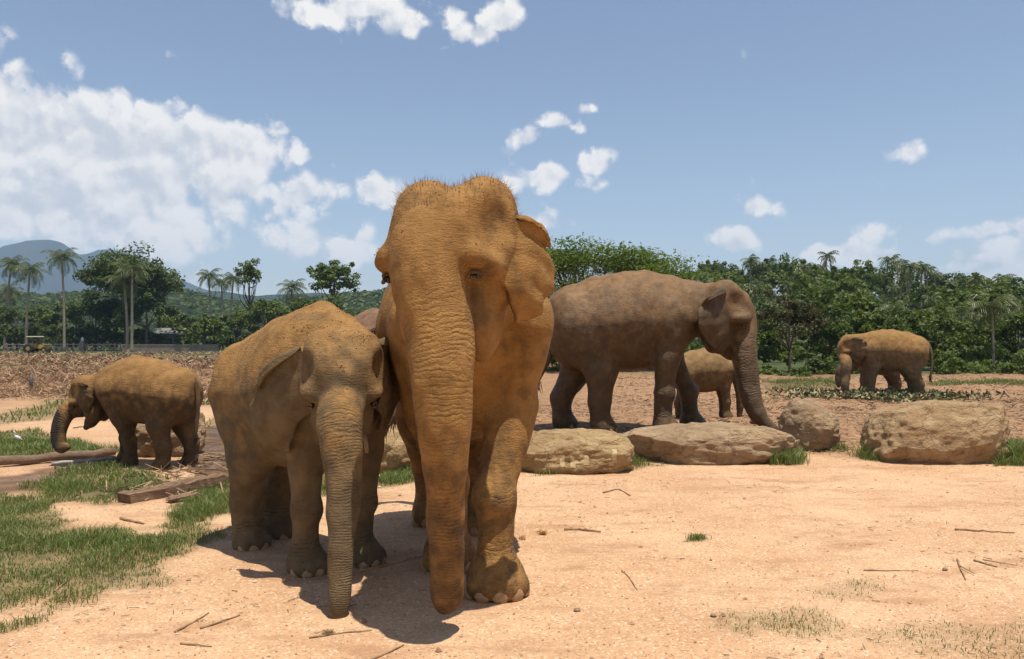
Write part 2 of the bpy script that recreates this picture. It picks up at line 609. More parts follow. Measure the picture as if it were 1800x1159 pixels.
m_wood, tw_, bw_ = new_mat('wooded_hillside')
cw = tw_.node('ShaderNodeTexCoord').outputs['Object']
vw = tw_.voronoi(cw, .16, 'F1')
tw_.link(tw_.mix(tw_.ramp(vw, .1, .8), tw_.mix(tw_.ramp(tw_.noise(cw, .03, 4, .6), .35, .65), (.030, .055, .014), (.065, .085, .022)), (.012, .022, .008)), bw_.inputs['Base Color'])
bw_.inputs['Roughness'].default_value = .95
bw_.inputs['Specular IOR Level'].default_value = .1
bump(tw_, bw_, tw_.math('MULTIPLY', vw, -1.0), 6.0, 1.0)
hill('hill', 'wooded green ridge beyond the palms', 420, [(-900, 545), (-300, 530), (0, 518), (120, 520), (230, 512), (280, 506), (330, 511), (390, 526), (440, 536), (520, 528), (620, 518), (700, 512), (800, 505), (1000, 510), (1300, 540)], 1.6, 150, m_wood, 3, 2.6)
hill('hill', 'blue distant hill between the big tree and the slim palms', 1500, [(-200, 540), (100, 520), (300, 516), (350, 511), (400, 514), (450, 522), (560, 515), (700, 525), (1000, 535), (1500, 520), (2200, 525)], 3, 350, m_wood, 5, 12)
m_mount = simple_mat('mountain_forest', (.014, .026, .018), (.024, .040, .024), .01, .95, 0)
hill('mountain', 'flat topped blue mountain on the left horizon', 2800, [(-420, 560), (-250, 520), (-80, 470), (0, 446), (18, 432), (36, 424), (60, 421), (92, 421), (108, 428), (124, 441), (150, 450), (172, 444), (205, 438), (240, 452), (290, 480), (350, 506), (430, 530), (520, 560)], 6, 600, m_mount, 7, 14)
# ------------------------------------------------------------------ rocks, logs, boards
def rock_material(name, c1, c2, c3, band=0.0):
    m, t, b = new_mat(name)
    co = t.node('ShaderNodeTexCoord').outputs['Object']
    n1 = t.noise(co, 2.6, 6, .62)
    n2 = t.noise(t.scale(co, (1, 1, 1.7)), 6.0, 7, .70)
    n3 = t.noise(co, 60.0, 4, .7)
    col = t.mix(t.ramp(n1, .35, .65), c1, c2)
    col = t.mix(t.math('MULTIPLY', t.ramp(n2, .52, .70), .8), col, c3)
    crack = t.ramp(t.voronoi(t.vmath('ADD', t.scale(co, (1, 1, 2.2)), t.vmath('MULTIPLY', t.noise(co, 5.0, 4, .6, out=1), (.35, .35, .35))), 1.7, 'DISTANCE_TO_EDGE'), 0.0, .03)
    col = t.mix(t.math('MULTIPLY', t.math('SUBTRACT', 1.0, crack), .22), col, tuple(c * .35 for c in c3))
    col = t.mix(t.math('MULTIPLY', t.ramp(n3, .55, .8), .35), col, (.52, .40, .27))
    t.link(col, b.inputs['Base Color'])
    b.inputs['Roughness'].default_value = .9
    b.inputs['Specular IOR Level'].default_value = .25
    h = t.math('MULTIPLY_ADD', n2, 1.6, t.math('MULTIPLY', n3, .30))
    h = t.math('MULTIPLY_ADD', crack, .18, h)
    bump(t, b, h, .055, 1.0)
    return m


def rock(name, label, c, r, mat, seed, p=2.6, amp=.16, rz=0.0, lean=0.0, cuts=(), parent_group=None, nchip=16):
    """superellipsoid boulder broken by flat cuts and strata; c on the ground, r half sizes"""
    n = 46
    V, F = [], []
    for f in range(6):
        a, bb = np.meshgrid(np.linspace(-1, 1, n), np.linspace(-1, 1, n))
        a, bb = np.tan(a * math.pi / 4), np.tan(bb * math.pi / 4)
        one = np.ones_like(a)
        d = [(one, a, bb), (-one, -a, bb), (-a, one, bb), (a, -one, bb), (a, bb, one), (a, -bb, -one)][f]
        q = np.stack([k.ravel() for k in d], 1)
        o = sum(len(v) for v in V)
        V.append(q / np.linalg.norm(q, axis=1)[:, None])
        i = (np.arange(n - 1)[:, None] * n + np.arange(n - 1)[None, :]).ravel() + o
        F.append(np.stack([i, i + 1, i + 1 + n, i + n], 1))
    V, F = np.concatenate(V), np.concatenate(F)
    s = (np.abs(V) ** p).sum(1) ** (-1 / p)
    rad = s * (1 + amp * fbm(V * 1.6 + seed, 3, seed) + amp * .55 * fbm(V * 4.2 + seed, 4, seed + 3))
    rc = np.random.RandomState(seed)
    chips = [(*rc.normal(0, 1, 3), rc.uniform(.88, 1.02)) for _ in range(nchip)]
    for nx, ny, nz, dist in list(cuts) + chips:
        nn = np.array([nx, ny, nz], float)
        nn /= np.linalg.norm(nn)
        k = V @ nn
        lim = np.where(k > .05, dist / np.maximum(k, .05), 9)
        lim = lim * (1 + .05 * fbm(V * 6 + seed, 3, seed + 9))
        rad = np.minimum(rad, lim)
    Q = V * rad[:, None] * np.array(r)
    st = np.sin(Q[:, 2] / r[2] * 7 + 2.5 * fbm(Q * 2.2, 2, seed + 4) + Q[:, 0] * .8)
    Q += V * (.006 * np.sign(st) * np.abs(st) ** .4)[:, None] * np.array([1, 1, .3]) * min(1, r[0] / .3)
    Q += V * (.022 * fbm(Q * 11, 4, seed + 8))[:, None] * min(1, r[0] / .3)
    Q[:, 0] += Q[:, 2] * lean
    me = make_mesh(name, Q, F, mat, True)
    o = link(name, me, loc=(c[0], c[1], c[2] + r[2] * .62), rotz=rz)
    tag(o, label, 'rock', parent_group)
    return o


m_rock = rock_material('ochre_sandstone', (.35, .225, .105), (.49, .34, .17), (.17, .105, .055))
m_rock2 = rock_material('brown_granite', (.32, .215, .120), (.44, .305, .175), (.16, .105, .062))
m_rock4 = rock_material('tawny_boulder', (.35, .220, .105), (.48, .335, .185), (.15, .092, .048))
m_paint = simple_mat('worn_pale_paint', (.50, .385, .20), (.38, .26, .12), 22, .8, .004, 60)


def on(xp, yp, dd):
    p = px(xp, yp, dd)
    return (p[0], dd, float(gz(p[0], dd)[0]))


rock1 = rock('rock', 'ochre rock with worn painted letters, right of the large elephant', on(1008, 800, 9.32), (.68, .40, .27), m_rock, 4, p=3.0, amp=.12, cuts=[(.1, -.3, 1, .93), (0, -1, .15, .90)], nchip=5)
rock('rock', 'long flat boulder in front of the damp brown elephant', on(1246, 800, 9.95), (1.05, .44, .27), m_rock2, 9, p=2.5, amp=.15, cuts=[(-.25, -.1, 1, .92)])
rock('rock', 'rounded boulder at the end of the long flat one', on(1420, 790, 10.75), (.39, .40, .40), m_rock2, 15, p=2.1, amp=.14, cuts=[(.6, -.3, 1, .88)])
rock('rock', 'big blocky boulder with grass at both ends', on(1650, 800, 9.95), (.80, .46, .43), m_rock4, 22, p=5.5, amp=.12, lean=.10, cuts=[(0, -1, .25, .86), (-.45, 0, 1, .98), (-1, -.25, .3, .98), (.2, -1, -.4, .95), (.9, -.5, .1, .98)], nchip=3)
rock('rock', 'low boulder seen between the two nearest elephants', on(682, 830, 9.30), (.50, .40, .32), m_rock, 31, p=2.1, amp=.12)
rock('rock', 'cut brown boulder under the calf', on(293, 820, 10.62), (.52, .34, .40), m_rock2, 37, p=2.6, amp=.12, cuts=[(1, -.2, .2, .9)])
bpy.context.view_layer.update()

# painted letters: thin chips of paint laid onto the rock face
dg = bpy.context.evaluated_depsgraph_get()


def paint_glyph(name, strokes, parent, d0=9.0):
    """strokes: rectangles in photo pixels, laid on the rock by casting from in front"""
    mb = MB()
    inv = parent.matrix_world.inverted()
    seen = {}
    for x0, y0, x1, y1 in strokes:
        nx, ny = max(2, int((x1 - x0) / 1.5)), max(2, int((y1 - y0) / 1.5))
        P, ok = {}, {}
        for i in range(nx + 1):
            for j in range(ny + 1):
                q = Vector(px(x0 + (x1 - x0) * i / nx, y0 + (y1 - y0) * j / ny, 9.0))
                o = Vector((q.x, 8.0, q.z))
                hit, loc_, nrm, _ = parent.ray_cast(inv @ o, (inv.to_3x3() @ Vector((q.x * .1, 1, (q.z - CAMZ) * .1))).normalized())
                if hit:
                    P[i, j] = loc_ + nrm * .003
        for i in range(nx):
            for j in range(ny):
                ks = [(i, j), (i + 1, j), (i + 1, j + 1), (i, j + 1)]
                w = vnoise(np.array([[(x0 + i * 1.5) * .16, (y0 + j * 1.5) * .16, 2.0]]), 77)[0]
                if all(k in P for k in ks) and w > -.12:
                    for k in ks:
                        if (x0, k) not in seen:
                            seen[x0, k] = mb.n
                            mb.add([tuple(P[k])], [])
                    mb.f.append([seen[x0, ks[q]] for q in (0, 3, 2, 1)])
    if mb.n:
        link(name, mb.mesh(name, m_paint, True), parent)


paint_glyph('painted_letter', [(952, 782, 961, 800), (976, 782, 984, 800), (956, 796, 981, 803)], rock1)
paint_glyph('painted_letter', [(993, 782, 1001, 802), (1014, 782, 1022, 802), (1001, 789, 1014, 795)], rock1)
paint_glyph('painted_letter', [(1057, 772, 1067, 794), (1054, 792, 1071, 798)], rock1)

m_bark = simple_mat('weathered_log', (.20, .125, .075), (.30, .205, .13), 3, .9, .02, 26, (1, 9, 9))
m_plank = simple_mat('weathered_board', (.15, .080, .042), (.30, .185, .10), 2.2, .9, .03, 9, (1, 10, 10))
m_pipe = simple_mat('grey_pipe', (.30, .29, .28), (.22, .21, .20), 6, .5, .001)


def log(name, label, a, b, r0, r1, mat, cat, seed, n=14):
    rng = np.random.RandomState(seed)
    a, b = np.array(a, float), np.array(b, float)
    t = np.linspace(0, 1, n)[:, None]
    pts = a + (b - a) * t + rng.normal(0, r0 * .12, (n, 3))
    pts -= pts[0] * 0
    mb = MB()
    c = pts.mean(0)
    mb.tube(pts - c, np.linspace(r0, r1, n) * (1 + rng.normal(0, .06, n)), 12)
    o = link(name, mb.mesh(name, mat, True), loc=tuple(c))
    return tag(o, label, cat)


g1, g2 = gxy(-60, 826), gxy(205, 802)
log('log', 'long grey log lying under the calf’s trunk'.replace('’', "'"), (*g1, .07), (*g2, .06), .062, .050, m_bark, 'log', 3)
g1, g2 = gxy(92, 822), gxy(205, 812)
log('pipe', 'thin grey pipe beside the log at the calf’s feet'.replace('’', "'"), (*g1, .05), (*g2, .05), .022, .022, m_pipe, 'pipe', 4)


def board(name, label, a, b, w, h, z, tilt, seed):
    a, b = np.array(a), np.array(b)
    L = np.linalg.norm(b - a)
    n = 26
    rng = np.random.RandomState(seed)
    V, F = [], []
    for i in range(n + 1):
        x = -L / 2 + L * i / n
        e = .72 + .28 * min(1, (n - i) / 5)
        for sy, sz in ((-1, -1), (1, -1), (1, 1), (-1, 1)):
            V.append((x + (rng.normal(0, .03) if i in (0, n) else 0), sy * w / 2 * e * (1 + rng.normal(0, .06)), sz * h / 2 * e * (1 + rng.normal(0, .13)) + tilt * x + .012 * math.sin(x * 4)))
    for i in range(n):
        for k in range(4):
            F.append([i * 4 + k, i * 4 + (k + 1) % 4, i * 4 + 4 + (k + 1) % 4, i * 4 + 4 + k])
    F += [[3, 2, 1, 0], [n * 4, n * 4 + 1, n * 4 + 2, n * 4 + 3]]
    c = (a + b) / 2
    o = link(name, make_mesh(name, V, F, m_plank, False), loc=(c[0], c[1], z), rotz=math.atan2(b[1] - a[1], b[0] - a[0]))
    return tag(o, label, 'board')


board('timber_beam', 'heavy brown timber lying between the grass patches', gxy(222, 882), gxy(405, 850), .19, .11, .045, .02, 5)
board('board', 'small pale board leaning below the heavy timber', gxy(300, 882), gxy(345, 876), .14, .02, .035, .05, 6)

m_dung = simple_mat('dry_dung', (.10, .058, .030), (.17, .10, .055), 14, .95, .02, 30)
for i, (xp, yp, dd, rr, lb) in enumerate([(1331, 726, 13.2, .13, 'dark dung heap right of the damp elephant’s trunk'), (1372, 720, 13.6, .08, 'small dung lump behind the rounded boulder'), (1272, 738, 12.9, .10, 'dung lump beside the small calf’s feet')]):
    q = rock('dung', lb.replace('’', "'"), (px(xp, yp, dd)[0], dd, float(gz(px(xp, yp, dd)[0], dd)[0]) - .02), (rr, rr * .8, rr * .55), m_dung, 120 + i, p=2.2, amp=.25)
    q['category'] = 'dung'
# ------------------------------------------------------------------ trees and plants
def leaf_material(name, c1, c2, c3, trans=.35, rough=.55):
    m, t, b = new_mat(name)
    g = t.node('ShaderNodeNewGeometry')
    rnd = g.outputs['Random Per Island']
    co = t.node('ShaderNodeTexCoord').outputs['Object']
    n = t.noise(co, .55, 3, .6)
    col = t.mix(t.ramp(rnd, 0, 1, smooth=False), c1, c2)
    col = t.mix(t.math('MULTIPLY', t.ramp(n, .45, .70), .6), col, c3)
    t.link(col, b.inputs['Base Color'])
    b.inputs['Roughness'].default_value = rough
    b.inputs['Specular IOR Level'].default_value = .3
    tr = t.node('ShaderNodeBsdfTranslucent')
    t.link(t.mix(1.0, col, (1.0, 1.1, .45), 'MULTIPLY'), tr.inputs['Color'])
    mx = t.node('ShaderNodeMixShader')
    mx.inputs[0].default_value = trans
    t.link(b.outputs[0], mx.inputs[1])
    t.link(tr.outputs[0], mx.inputs[2])
    t.link(mx.outputs[0], t.n['Material Output'].inputs['Surface'])
    return m


L_DARK = leaf_material('dark_leaves', (.050, .080, .012), (.090, .124, .020), (.128, .148, .026))
L_MID = leaf_material('green_leaves', (.078, .116, .016), (.122, .158, .026), (.160, .180, .036))
L_LIGHT = leaf_material('light_leaves', (.085, .130, .022), (.125, .170, .032), (.150, .180, .045), .42)
L_BROWN = leaf_material('olive_brown_leaves', (.060, .062, .022), (.095, .088, .030), (.075, .080, .022))
L_PALM = leaf_material('palm_leaflets', (.060, .085, .020), (.105, .125, .035), (.150, .150, .050), .3, .45)
M_BARK = simple_mat('tree_bark', (.075, .052, .036), (.13, .095, .065), 3, .95, .02, 14, (3, 3, 1))
M_PALMT = simple_mat('palm_trunk', (.22, .18, .135), (.33, .28, .21), 2, .9, .02, 3, (1, 1, 6))


def leaf_quads(rng, C, size, nrm, aspect=1.9):
    """one rhombic leaf per row of C"""
    n = len(C)
    nrm = nrm / (np.linalg.norm(nrm, axis=1)[:, None] + 1e-9)
    a = np.cross(nrm, rng.normal(0, 1, (n, 3)))
    a /= np.linalg.norm(a, axis=1)[:, None] + 1e-9
    b = np.cross(nrm, a)
    s = (size * rng.uniform(.6, 1.3, n))[:, None]
    A, B = a * s, b * s / aspect
    V = np.stack([C - A, C + B - A * .1 + nrm * s * .1, C + A, C - B - A * .1 + nrm * s * .1], 1).reshape(-1, 3)
    return V


def crown_verts(rng, c, r, clumps, leaves, size, clump_r=.26, hollow=.55, up=.55, flat=.8, lobes=0):
    """leaves gathered in clumps spread through an uneven crown"""
    c, r = np.array(c, float), np.array(r, float)
    d = rng.normal(0, 1, (clumps, 3))
    d /= np.linalg.norm(d, axis=1)[:, None]
    d[:, 2] = np.where(d[:, 2] < -.35, -d[:, 2] * .6, d[:, 2])
    rad = hollow + (1 - hollow) * rng.rand(clumps) ** .6
    rad *= 1 + .22 * vnoise(d * 2.1 + rng.rand() * 50, 5)
    CC = c + d * rad[:, None] * r
    cr = clump_r * r.min() * rng.uniform(.6, 1.35, clumps)
    k = rng.randint(0, clumps, leaves)
    o = rng.normal(0, 1, (leaves, 3))
    o /= np.linalg.norm(o, axis=1)[:, None] + 1e-9
    o *= (rng.rand(leaves) ** .45)[:, None]
    P = CC[k] + o * cr[k][:, None] * np.array([1, 1, flat])
    nrm = o * .8 + rng.normal(0, .55, (leaves, 3)) + np.array([0, 0, up])
    return leaf_quads(rng, P, size, nrm), CC


def quads(n):
    return np.arange(n * 4).reshape(-1, 4)


def broad_tree(rng, h, r, leaves=2500, clumps=26, size=.16, trunk_r=.16, base=.35, clump_r=.28, hollow=.5, limbs=9, lean=0.0, flat=.8):
    """returns (trunk mesh builder, crown verts) with the foot at the origin"""
    cz = h - r[2]
    top = np.array([lean * h, 0, cz])
    CV, CC = crown_verts(rng, top, r, clumps, leaves, size, clump_r, hollow, flat=flat)
    mb = MB()
    hh = max(h * base, .3)
    pts = np.array([(0, 0, -.25), (0, 0, .15), (lean * hh * .6, rng.normal(0, .05), hh), tuple(top - [0, 0, r[2] * .35]), tuple(top + [0, 0, r[2] * .4])])
    mb.tube(catmull(pts, 10), np.interp(np.linspace(0, 1, 10), [0, .1, .4, 1], [trunk_r * 1.5, trunk_r, trunk_r * .8, trunk_r * .22]), 8)
    for i in range(limbs):
        e = CC[rng.randint(len(CC))]
        z0 = rng.uniform(.5, 1.0)
        s = np.array([lean * hh * .6, 0, hh]) * (1 - z0 * .0) + (top - np.array([0, 0, hh])) * 0
        s = pts[2] + (pts[3] - pts[2]) * rng.rand()
        m = s * .45 + e * .55 + np.array([0, 0, -.04 * h]) + rng.normal(0, .03 * h, 3)
        mb.tube(catmull([s, m, e], 6), np.linspace(trunk_r * .45, trunk_r * .10, 6), 5)
    return mb, CV


def place_tree(name, label, cat, xyz, mb, CV, lm, group=None, rz=0.0, bark=None):
    root = link(name, None, loc=xyz, rotz=rz)
    tag(root, label, cat, group)
    if mb is not None:
        link('trunk', mb.mesh('trunk', bark or M_BARK, True), root)
    link('crown', make_mesh('crown', CV, quads(len(CV) // 4), lm, False), root)
    return root


def palm_parts(rng, h, lean=(0, 0), fr=2.6, nf=20, nl=13, tr=.13, droop=1.0, lw=.022):
    """trunk builder, frond verts, nut spots; foot at origin"""
    top = np.array([lean[0], lean[1], h])
    mb = MB()
    pts = np.array([(0, 0, -.3), (lean[0] * .06, lean[1] * .06, h * .3), (lean[0] * .45, lean[1] * .45, h * .68), tuple(top)])
    mb.tube(catmull(pts, 14), np.interp(np.linspace(0, 1, 14), [0, .08, 1], [tr * 1.5, tr, tr * .7]), 8)
    V = []
    for i in range(nf):
        a = i * 2.399 + rng.normal(0, .2)
        el = np.interp(i / nf, [0, .35, 1], [1.25, .55, -.55]) + rng.normal(0, .1)
        L = fr * rng.uniform(.85, 1.1)
        n = 7
        p = top.copy()
        e = el
        spine = [p.copy()]
        dirs = []
        for k in range(n):
            dv = np.array([math.cos(a) * math.cos(e), math.sin(a) * math.cos(e), math.sin(e)])
            p = p + dv * L / n
            spine.append(p.copy())
            dirs.append(dv)
            e -= (.20 + .03 * k) * droop
        spine = np.array(spine)
        side = np.array([-math.sin(a), math.cos(a), 0])
        # rachis
        for k in range(n):
            w = .022 * (1 - k / n) + .006
            u = np.array([0, 0, 1.0]) * w
            V += [spine[k] - side * w, spine[k] + side * w, spine[k + 1] + side * w * .8, spine[k + 1] - side * w * .8]
        for t in np.linspace(.10, .98, nl):
            f = t * n
            k = min(int(f), n - 1)
            b = spine[k] + (spine[k + 1] - spine[k]) * (f - k)
            ll = fr * .27 * (math.sin(math.pi * min(t * .9 + .12, 1)) * .8 + .25)
            for sg in (1, -1):
                d = side * sg * .78 + dirs[k] * .55 + np.array([0, 0, -.38 - .3 * rng.rand()])
                d /= np.linalg.norm(d)
                w = dirs[k] * fr * lw
                e_ = b + d * ll + np.array([0, 0, -.12 * ll])
                V += [b - w, b + w, e_ + w * .3, e_ - w * .3]
    return mb, np.array(V)


def place_palm(label, xyz, rng, group, h, fr=2.6, lean=(0, 0), nf=20, tr=.13, lm=None, nuts=True, droop=1.0):
    mb, V = palm_parts(rng, h, lean, fr, nf, 13, tr, droop)
    root = link('palm_tree', None, loc=xyz, rotz=rng.uniform(0, 6.28) if lean == (0, 0) else 0)
    tag(root, label, 'palm', group)
    link('trunk', mb.mesh('trunk', M_PALMT, True), root)
    link('crown', make_mesh('crown', V, quads(len(V) // 4), lm or L_PALM, False), root)
    return root


def foot(xp, dd):
    x = (xp - 900) / FPX * dd
    return (x, dd, float(gz(x, dd, False)[0]))


def top_h(yp, dd, z0):
    return CAMZ + (HORIZON - yp) / FPX * dd - z0


rng = np.random.RandomState(12)
# --- left: palms in front of and among the trees (photo x of the foot, depth, photo y of the crown's top, photo x of the top, label)
PALMS = [
    (8, 128, 452, 18, 'tall coconut palm at the very left edge of the view'),
    (46, 117, 462, 50, 'coconut palm just right of the leftmost palms, pale straight trunk'),
    (113, 116, 438, 106, 'tallest leaning coconut palm left of the big dark tree'),
    (224, 108, 478, 216, 'curved coconut palm of the pair before the big dark tree'),
    (232, 107, 458, 230, 'straight coconut palm of the pair before the big dark tree'),
    (372, 135, 473, 365, 'first of the three slim palms right of the big tree'),
    (392, 150, 486, 388, 'middle one of the three slim palms right of the big tree'),
    (404, 138, 478, 409, 'third of the slim palms, beside the tall airy tree'),
    (512, 128, 494, 512, 'low palm crown left of the round airy tree'),
    (20, 140, 500, 14, 'lower palm below the leftmost tall palm'),
]
for i, (xp, dd, yt, xt, lb) in enumerate(PALMS):
    f = foot(xp, dd)
    h = top_h(yt, dd, f[2]) - 1.2
    place_palm(lb, f, np.random.RandomState(100 + i), 'palms on the left', h, 3.2 if i not in (5, 6, 7) else 2.9, ((xt - xp) / FPX * dd, .2), 22, .20)

# --- left: individual trees (photo x, depth, photo y of top, half width px, half height px, leaves, material, label)
LEFT = [
    ('broadleaf_tree', 220, 121, 435, 88, 64, 12000, L_DARK, 'big spreading dark tree on the left with a broad crown', 95, .30),
    ('broadleaf_tree', 168, 124, 512, 56, 48, 4200, L_DARK, 'dark tree merging with the left flank of the big tree', 26, .28),
    ('broadleaf_tree', 258, 119, 500, 48, 54, 4200, L_DARK, 'dark tree under the right side of the big crown', 22, .3),
    ('airy_tree', 438, 130, 446, 26, 40, 1300, L_MID, 'tall slim airy tree behind the hunched young elephant', 60, .30),
    ('airy_tree', 588, 112, 450, 48, 48, 2600, L_MID, 'round airy tree beside the large elephant’s shoulder'.replace('’', "'"), 90, .20),
    ('broadleaf_tree', 470, 118, 520, 54, 40, 2400, L_MID, 'bushy green tree behind the young elephant’s rump'.replace('’', "'"), 24, .3),
    ('broadleaf_tree', 556, 108, 520, 60, 40, 2200, L_DARK, 'dark bush tree below the round airy tree', 22, .3),
    ('broadleaf_tree', 360, 114, 555, 40, 27, 2200, L_MID, 'rounded bush beside the small house', 22, .3),
    ('broadleaf_tree', 315, 132, 538, 48, 32, 1800, L_MID, 'leafy tree behind the small house', 20, .3),
    ('broadleaf_tree', 415, 120, 545, 36, 30, 1500, L_MID, 'leafy tree right of the rounded bush', 18, .3),
    ('broadleaf_tree', 100, 132, 535, 62, 34, 2400, L_MID, 'leafy tree between the tall palms and the big tree', 22, .3),
    ('broadleaf_tree', 30, 140, 528, 60, 36, 2200, L_MID, 'leafy tree behind the leftmost palms', 22, .3),
    ('broadleaf_tree', -30, 125, 520, 60, 44, 2000, L_DARK, 'dark tree cut by the left edge of the view', 20, .3),
    ('broadleaf_tree', 640, 125, 535, 50, 30, 1500, L_DARK, 'dark tree just left of the large elephant’s head'.replace('’', "'"), 18, .3),
]
for i, (nm, xp, dd, yt, hw, hh, nl, lm, lb, ncl, cr) in enumerate(LEFT):
    rg = np.random.RandomState(300 + i)
    f = foot(xp, dd)
    h = top_h(yt, dd, f[2])
    s = dd / FPX
    mb, CV = broad_tree(rg, h, (hw * s, hw * s * .8, hh * s), int(nl * 1.3), ncl, .26 if nl > 1400 else .24, .22, .3, cr, .30 if lm is L_DARK else .2, 10, 0)
    place_tree(nm, lb, 'tree', f, mb, CV, lm, 'trees on the left')
# hedge-like row of small trees behind the rail fence
HEDGE = [(12, 572), (42, 575), (72, 570), (100, 568), (128, 578), (150, 572), (178, 576), (200, 580), (250, 578), (275, 584)]
for i, (xp, yt) in enumerate(HEDGE):
    rg = np.random.RandomState(400 + i)
    dd = 122 + rg.uniform(-1, 1)
    f = foot(xp, dd)
    mb, CV = broad_tree(rg, top_h(yt, dd, f[2]), (1.9, 1.6, 1.25), 1300, 18, .26, .10, .3, .3, .4, 6)
    place_tree('small_tree', 'small dark leafy tree in the row behind the rail fence', 'tree', f, mb, CV, L_DARK, 'row of small trees behind the fence')

# --- right: umbrella-shaped rain tree between the two big elephants
rg = np.random.RandomState(77)
f = foot(1035, 47)
ht = top_h(432, 47, f[2])
mb = MB()
CVs = []
for j in range(5):
    b0 = np.array([rg.normal(0, .5), rg.normal(0, .4), -.2])
    fork = b0 + np.array([rg.normal(0, .5), rg.normal(0, .3), ht * .36])
    mb.tube(catmull([b0, b0 * .6 + fork * .4, fork], 6), np.linspace(.15, .10, 6), 7)
    for q in range(7):
        a = rg.uniform(0, 6.28)
        rr = rg.uniform(.35, 1.0)
        end = np.array([math.cos(a) * 5.3 * rr, math.sin(a) * 4.2 * rr, ht * (.98 - .36 * rr ** 2.0) + rg.normal(0, .2)])
        mid = fork * .5 + end * .5 + np.array([0, 0, -.5])
        pts = catmull([fork, mid, end], 7)
        mb.tube(pts, np.linspace(.065, .015, 7), 5)
        for k in range(3):
            e2 = end + rg.normal(0, .75, 3) * np.array([1, 1, .25])
            mb.tube(catmull([pts[4], (pts[4] + e2) / 2 + [0, 0, -.1], e2], 4), np.linspace(.03, .01, 4), 4)
            n = 190
            o = rg.normal(0, 1, (n, 3)) * np.array([.70, .70, .16])
            CVs.append(leaf_quads(rg, e2 + o, .11, np.tile([0, 0, 1.0], (n, 1)) + rg.normal(0, .45, (n, 3))))
        n = 110
        o = rg.normal(0, 1, (n, 3)) * np.array([.8, .8, .16])
        CVs.append(leaf_quads(rg, end + o, .11, np.tile([0, 0, 1.0], (n, 1)) + rg.normal(0, .45, (n, 3))))
place_tree('rain_tree', 'wide umbrella shaped light green tree with fine leaves and visible branches', 'tree', f, mb, np.concatenate(CVs), L_LIGHT)

# --- right: edge of the forest (x, depth, top y, half width px, half height px, leaves, material, name, label)
EDGE = [
    (1388, 42, 512, 62, 62, 3600, L_BROWN, 'airy_tree', 'olive brown airy tree right of the damp elephant’s trunk', .26, 40, .35),
    (1345, 45, 560, 40, 45, 1800, L_MID, 'broadleaf_tree', 'green tree just behind the damp elephant’s forehead', .3, 20, .5),
    (1460, 46, 545, 55, 50, 2600, L_DARK, 'broadleaf_tree', 'dark green tree left of the tan feeding elephant', .3, 24, .5),
    (1520, 47, 535, 56, 55, 2600, L_MID, 'broadleaf_tree', 'green tree above the head of the tan feeding elephant', .3, 24, .5),
    (1590, 46, 548, 60, 50, 2800, L_DARK, 'broadleaf_tree', 'dark tree above the back of the tan feeding elephant', .3, 26, .5),
    (1655, 47, 540, 60, 52, 2600, L_MID, 'broadleaf_tree', 'green tree above the tail of the tan feeding elephant', .3, 26, .5),
    (1720, 48, 555, 60, 48, 2400, L_DARK, 'broadleaf_tree', 'dark tree left of the pale trunked palm', .3, 24, .5),
    (1785, 47, 545, 55, 50, 2400, L_MID, 'broadleaf_tree', 'green tree right of the pale trunked palm', .3, 24, .5),
    (1850, 46, 540, 60, 55, 2000, L_DARK, 'broadleaf_tree', 'dark tree cut by the right edge of the view', .3, 24, .5),
    (1290, 50, 540, 60, 50, 2000, L_DARK, 'broadleaf_tree', 'dark tree behind the damp elephant’s head', .3, 22, .5),
    (1180, 56, 545, 60, 48, 1600, L_DARK, 'broadleaf_tree', 'dark tree behind the damp elephant’s back', .3, 20, .5),
    (1090, 58, 560, 60, 45, 1500, L_DARK, 'broadleaf_tree', 'dark tree under the umbrella shaped tree', .3, 20, .5),
    (985, 58, 545, 60, 50, 1500, L_DARK, 'broadleaf_tree', 'dark tree between the large elephant and the damp one', .3, 20, .5),
]
for i, (xp, dd, yt, hw, hh, nl, lm, nm, lb, cr, ncl, hol) in enumerate(EDGE):
    rg = np.random.RandomState(500 + i)
    f = foot(xp, dd)
    s = dd / FPX
    mb, CV = broad_tree(rg, top_h(yt, dd, f[2]), (hw * s, hw * s * .85, hh * s), int(nl * 1.4), ncl, .115 if lm is not L_BROWN else .085, .09, .25, cr, hol, 12)
    place_tree(nm, lb.replace('’', "'"), 'tree', f, mb, CV, lm, 'trees along the forest edge')
SHRUBS = [(1345, 39.5, 640, 34, 22, L_MID, 'low green shrub beside the damp elephant’s trunk'), (1405, 39.5, 644, 26, 18, L_LIGHT, 'bright shrub at the foot of the olive brown tree'),
          (1445, 40.5, 628, 28, 28, L_DARK, 'dark shrub left of the tan feeding elephant’s trunk'), (1490, 41, 625, 36, 30, L_DARK, 'dark shrub behind the tan feeding elephant’s head'),
          (1560, 41, 632, 40, 26, L_MID, 'shrub seen under the belly of the tan feeding elephant'), (1662, 40, 618, 34, 34, L_MID, 'round shrub at the tail of the tan feeding elephant'),
          (1715, 40, 628, 34, 28, L_LIGHT, 'light green shrub left of the pale trunked palm’s foot'), (1775, 40, 622, 34, 30, L_MID, 'shrub right of the pale trunked palm’s foot'),
          (1830, 40, 615, 40, 34, L_DARK, 'dark shrub at the right edge of the view'), (1110, 44, 650, 30, 16, L_MID, 'low shrub seen under the damp elephant’s belly'), (965, 46, 630, 40, 30, L_DARK, 'dark shrub between the large elephant and the damp one'), (1240, 44, 640, 40, 22, L_DARK, 'dark shrub behind the small calf')]
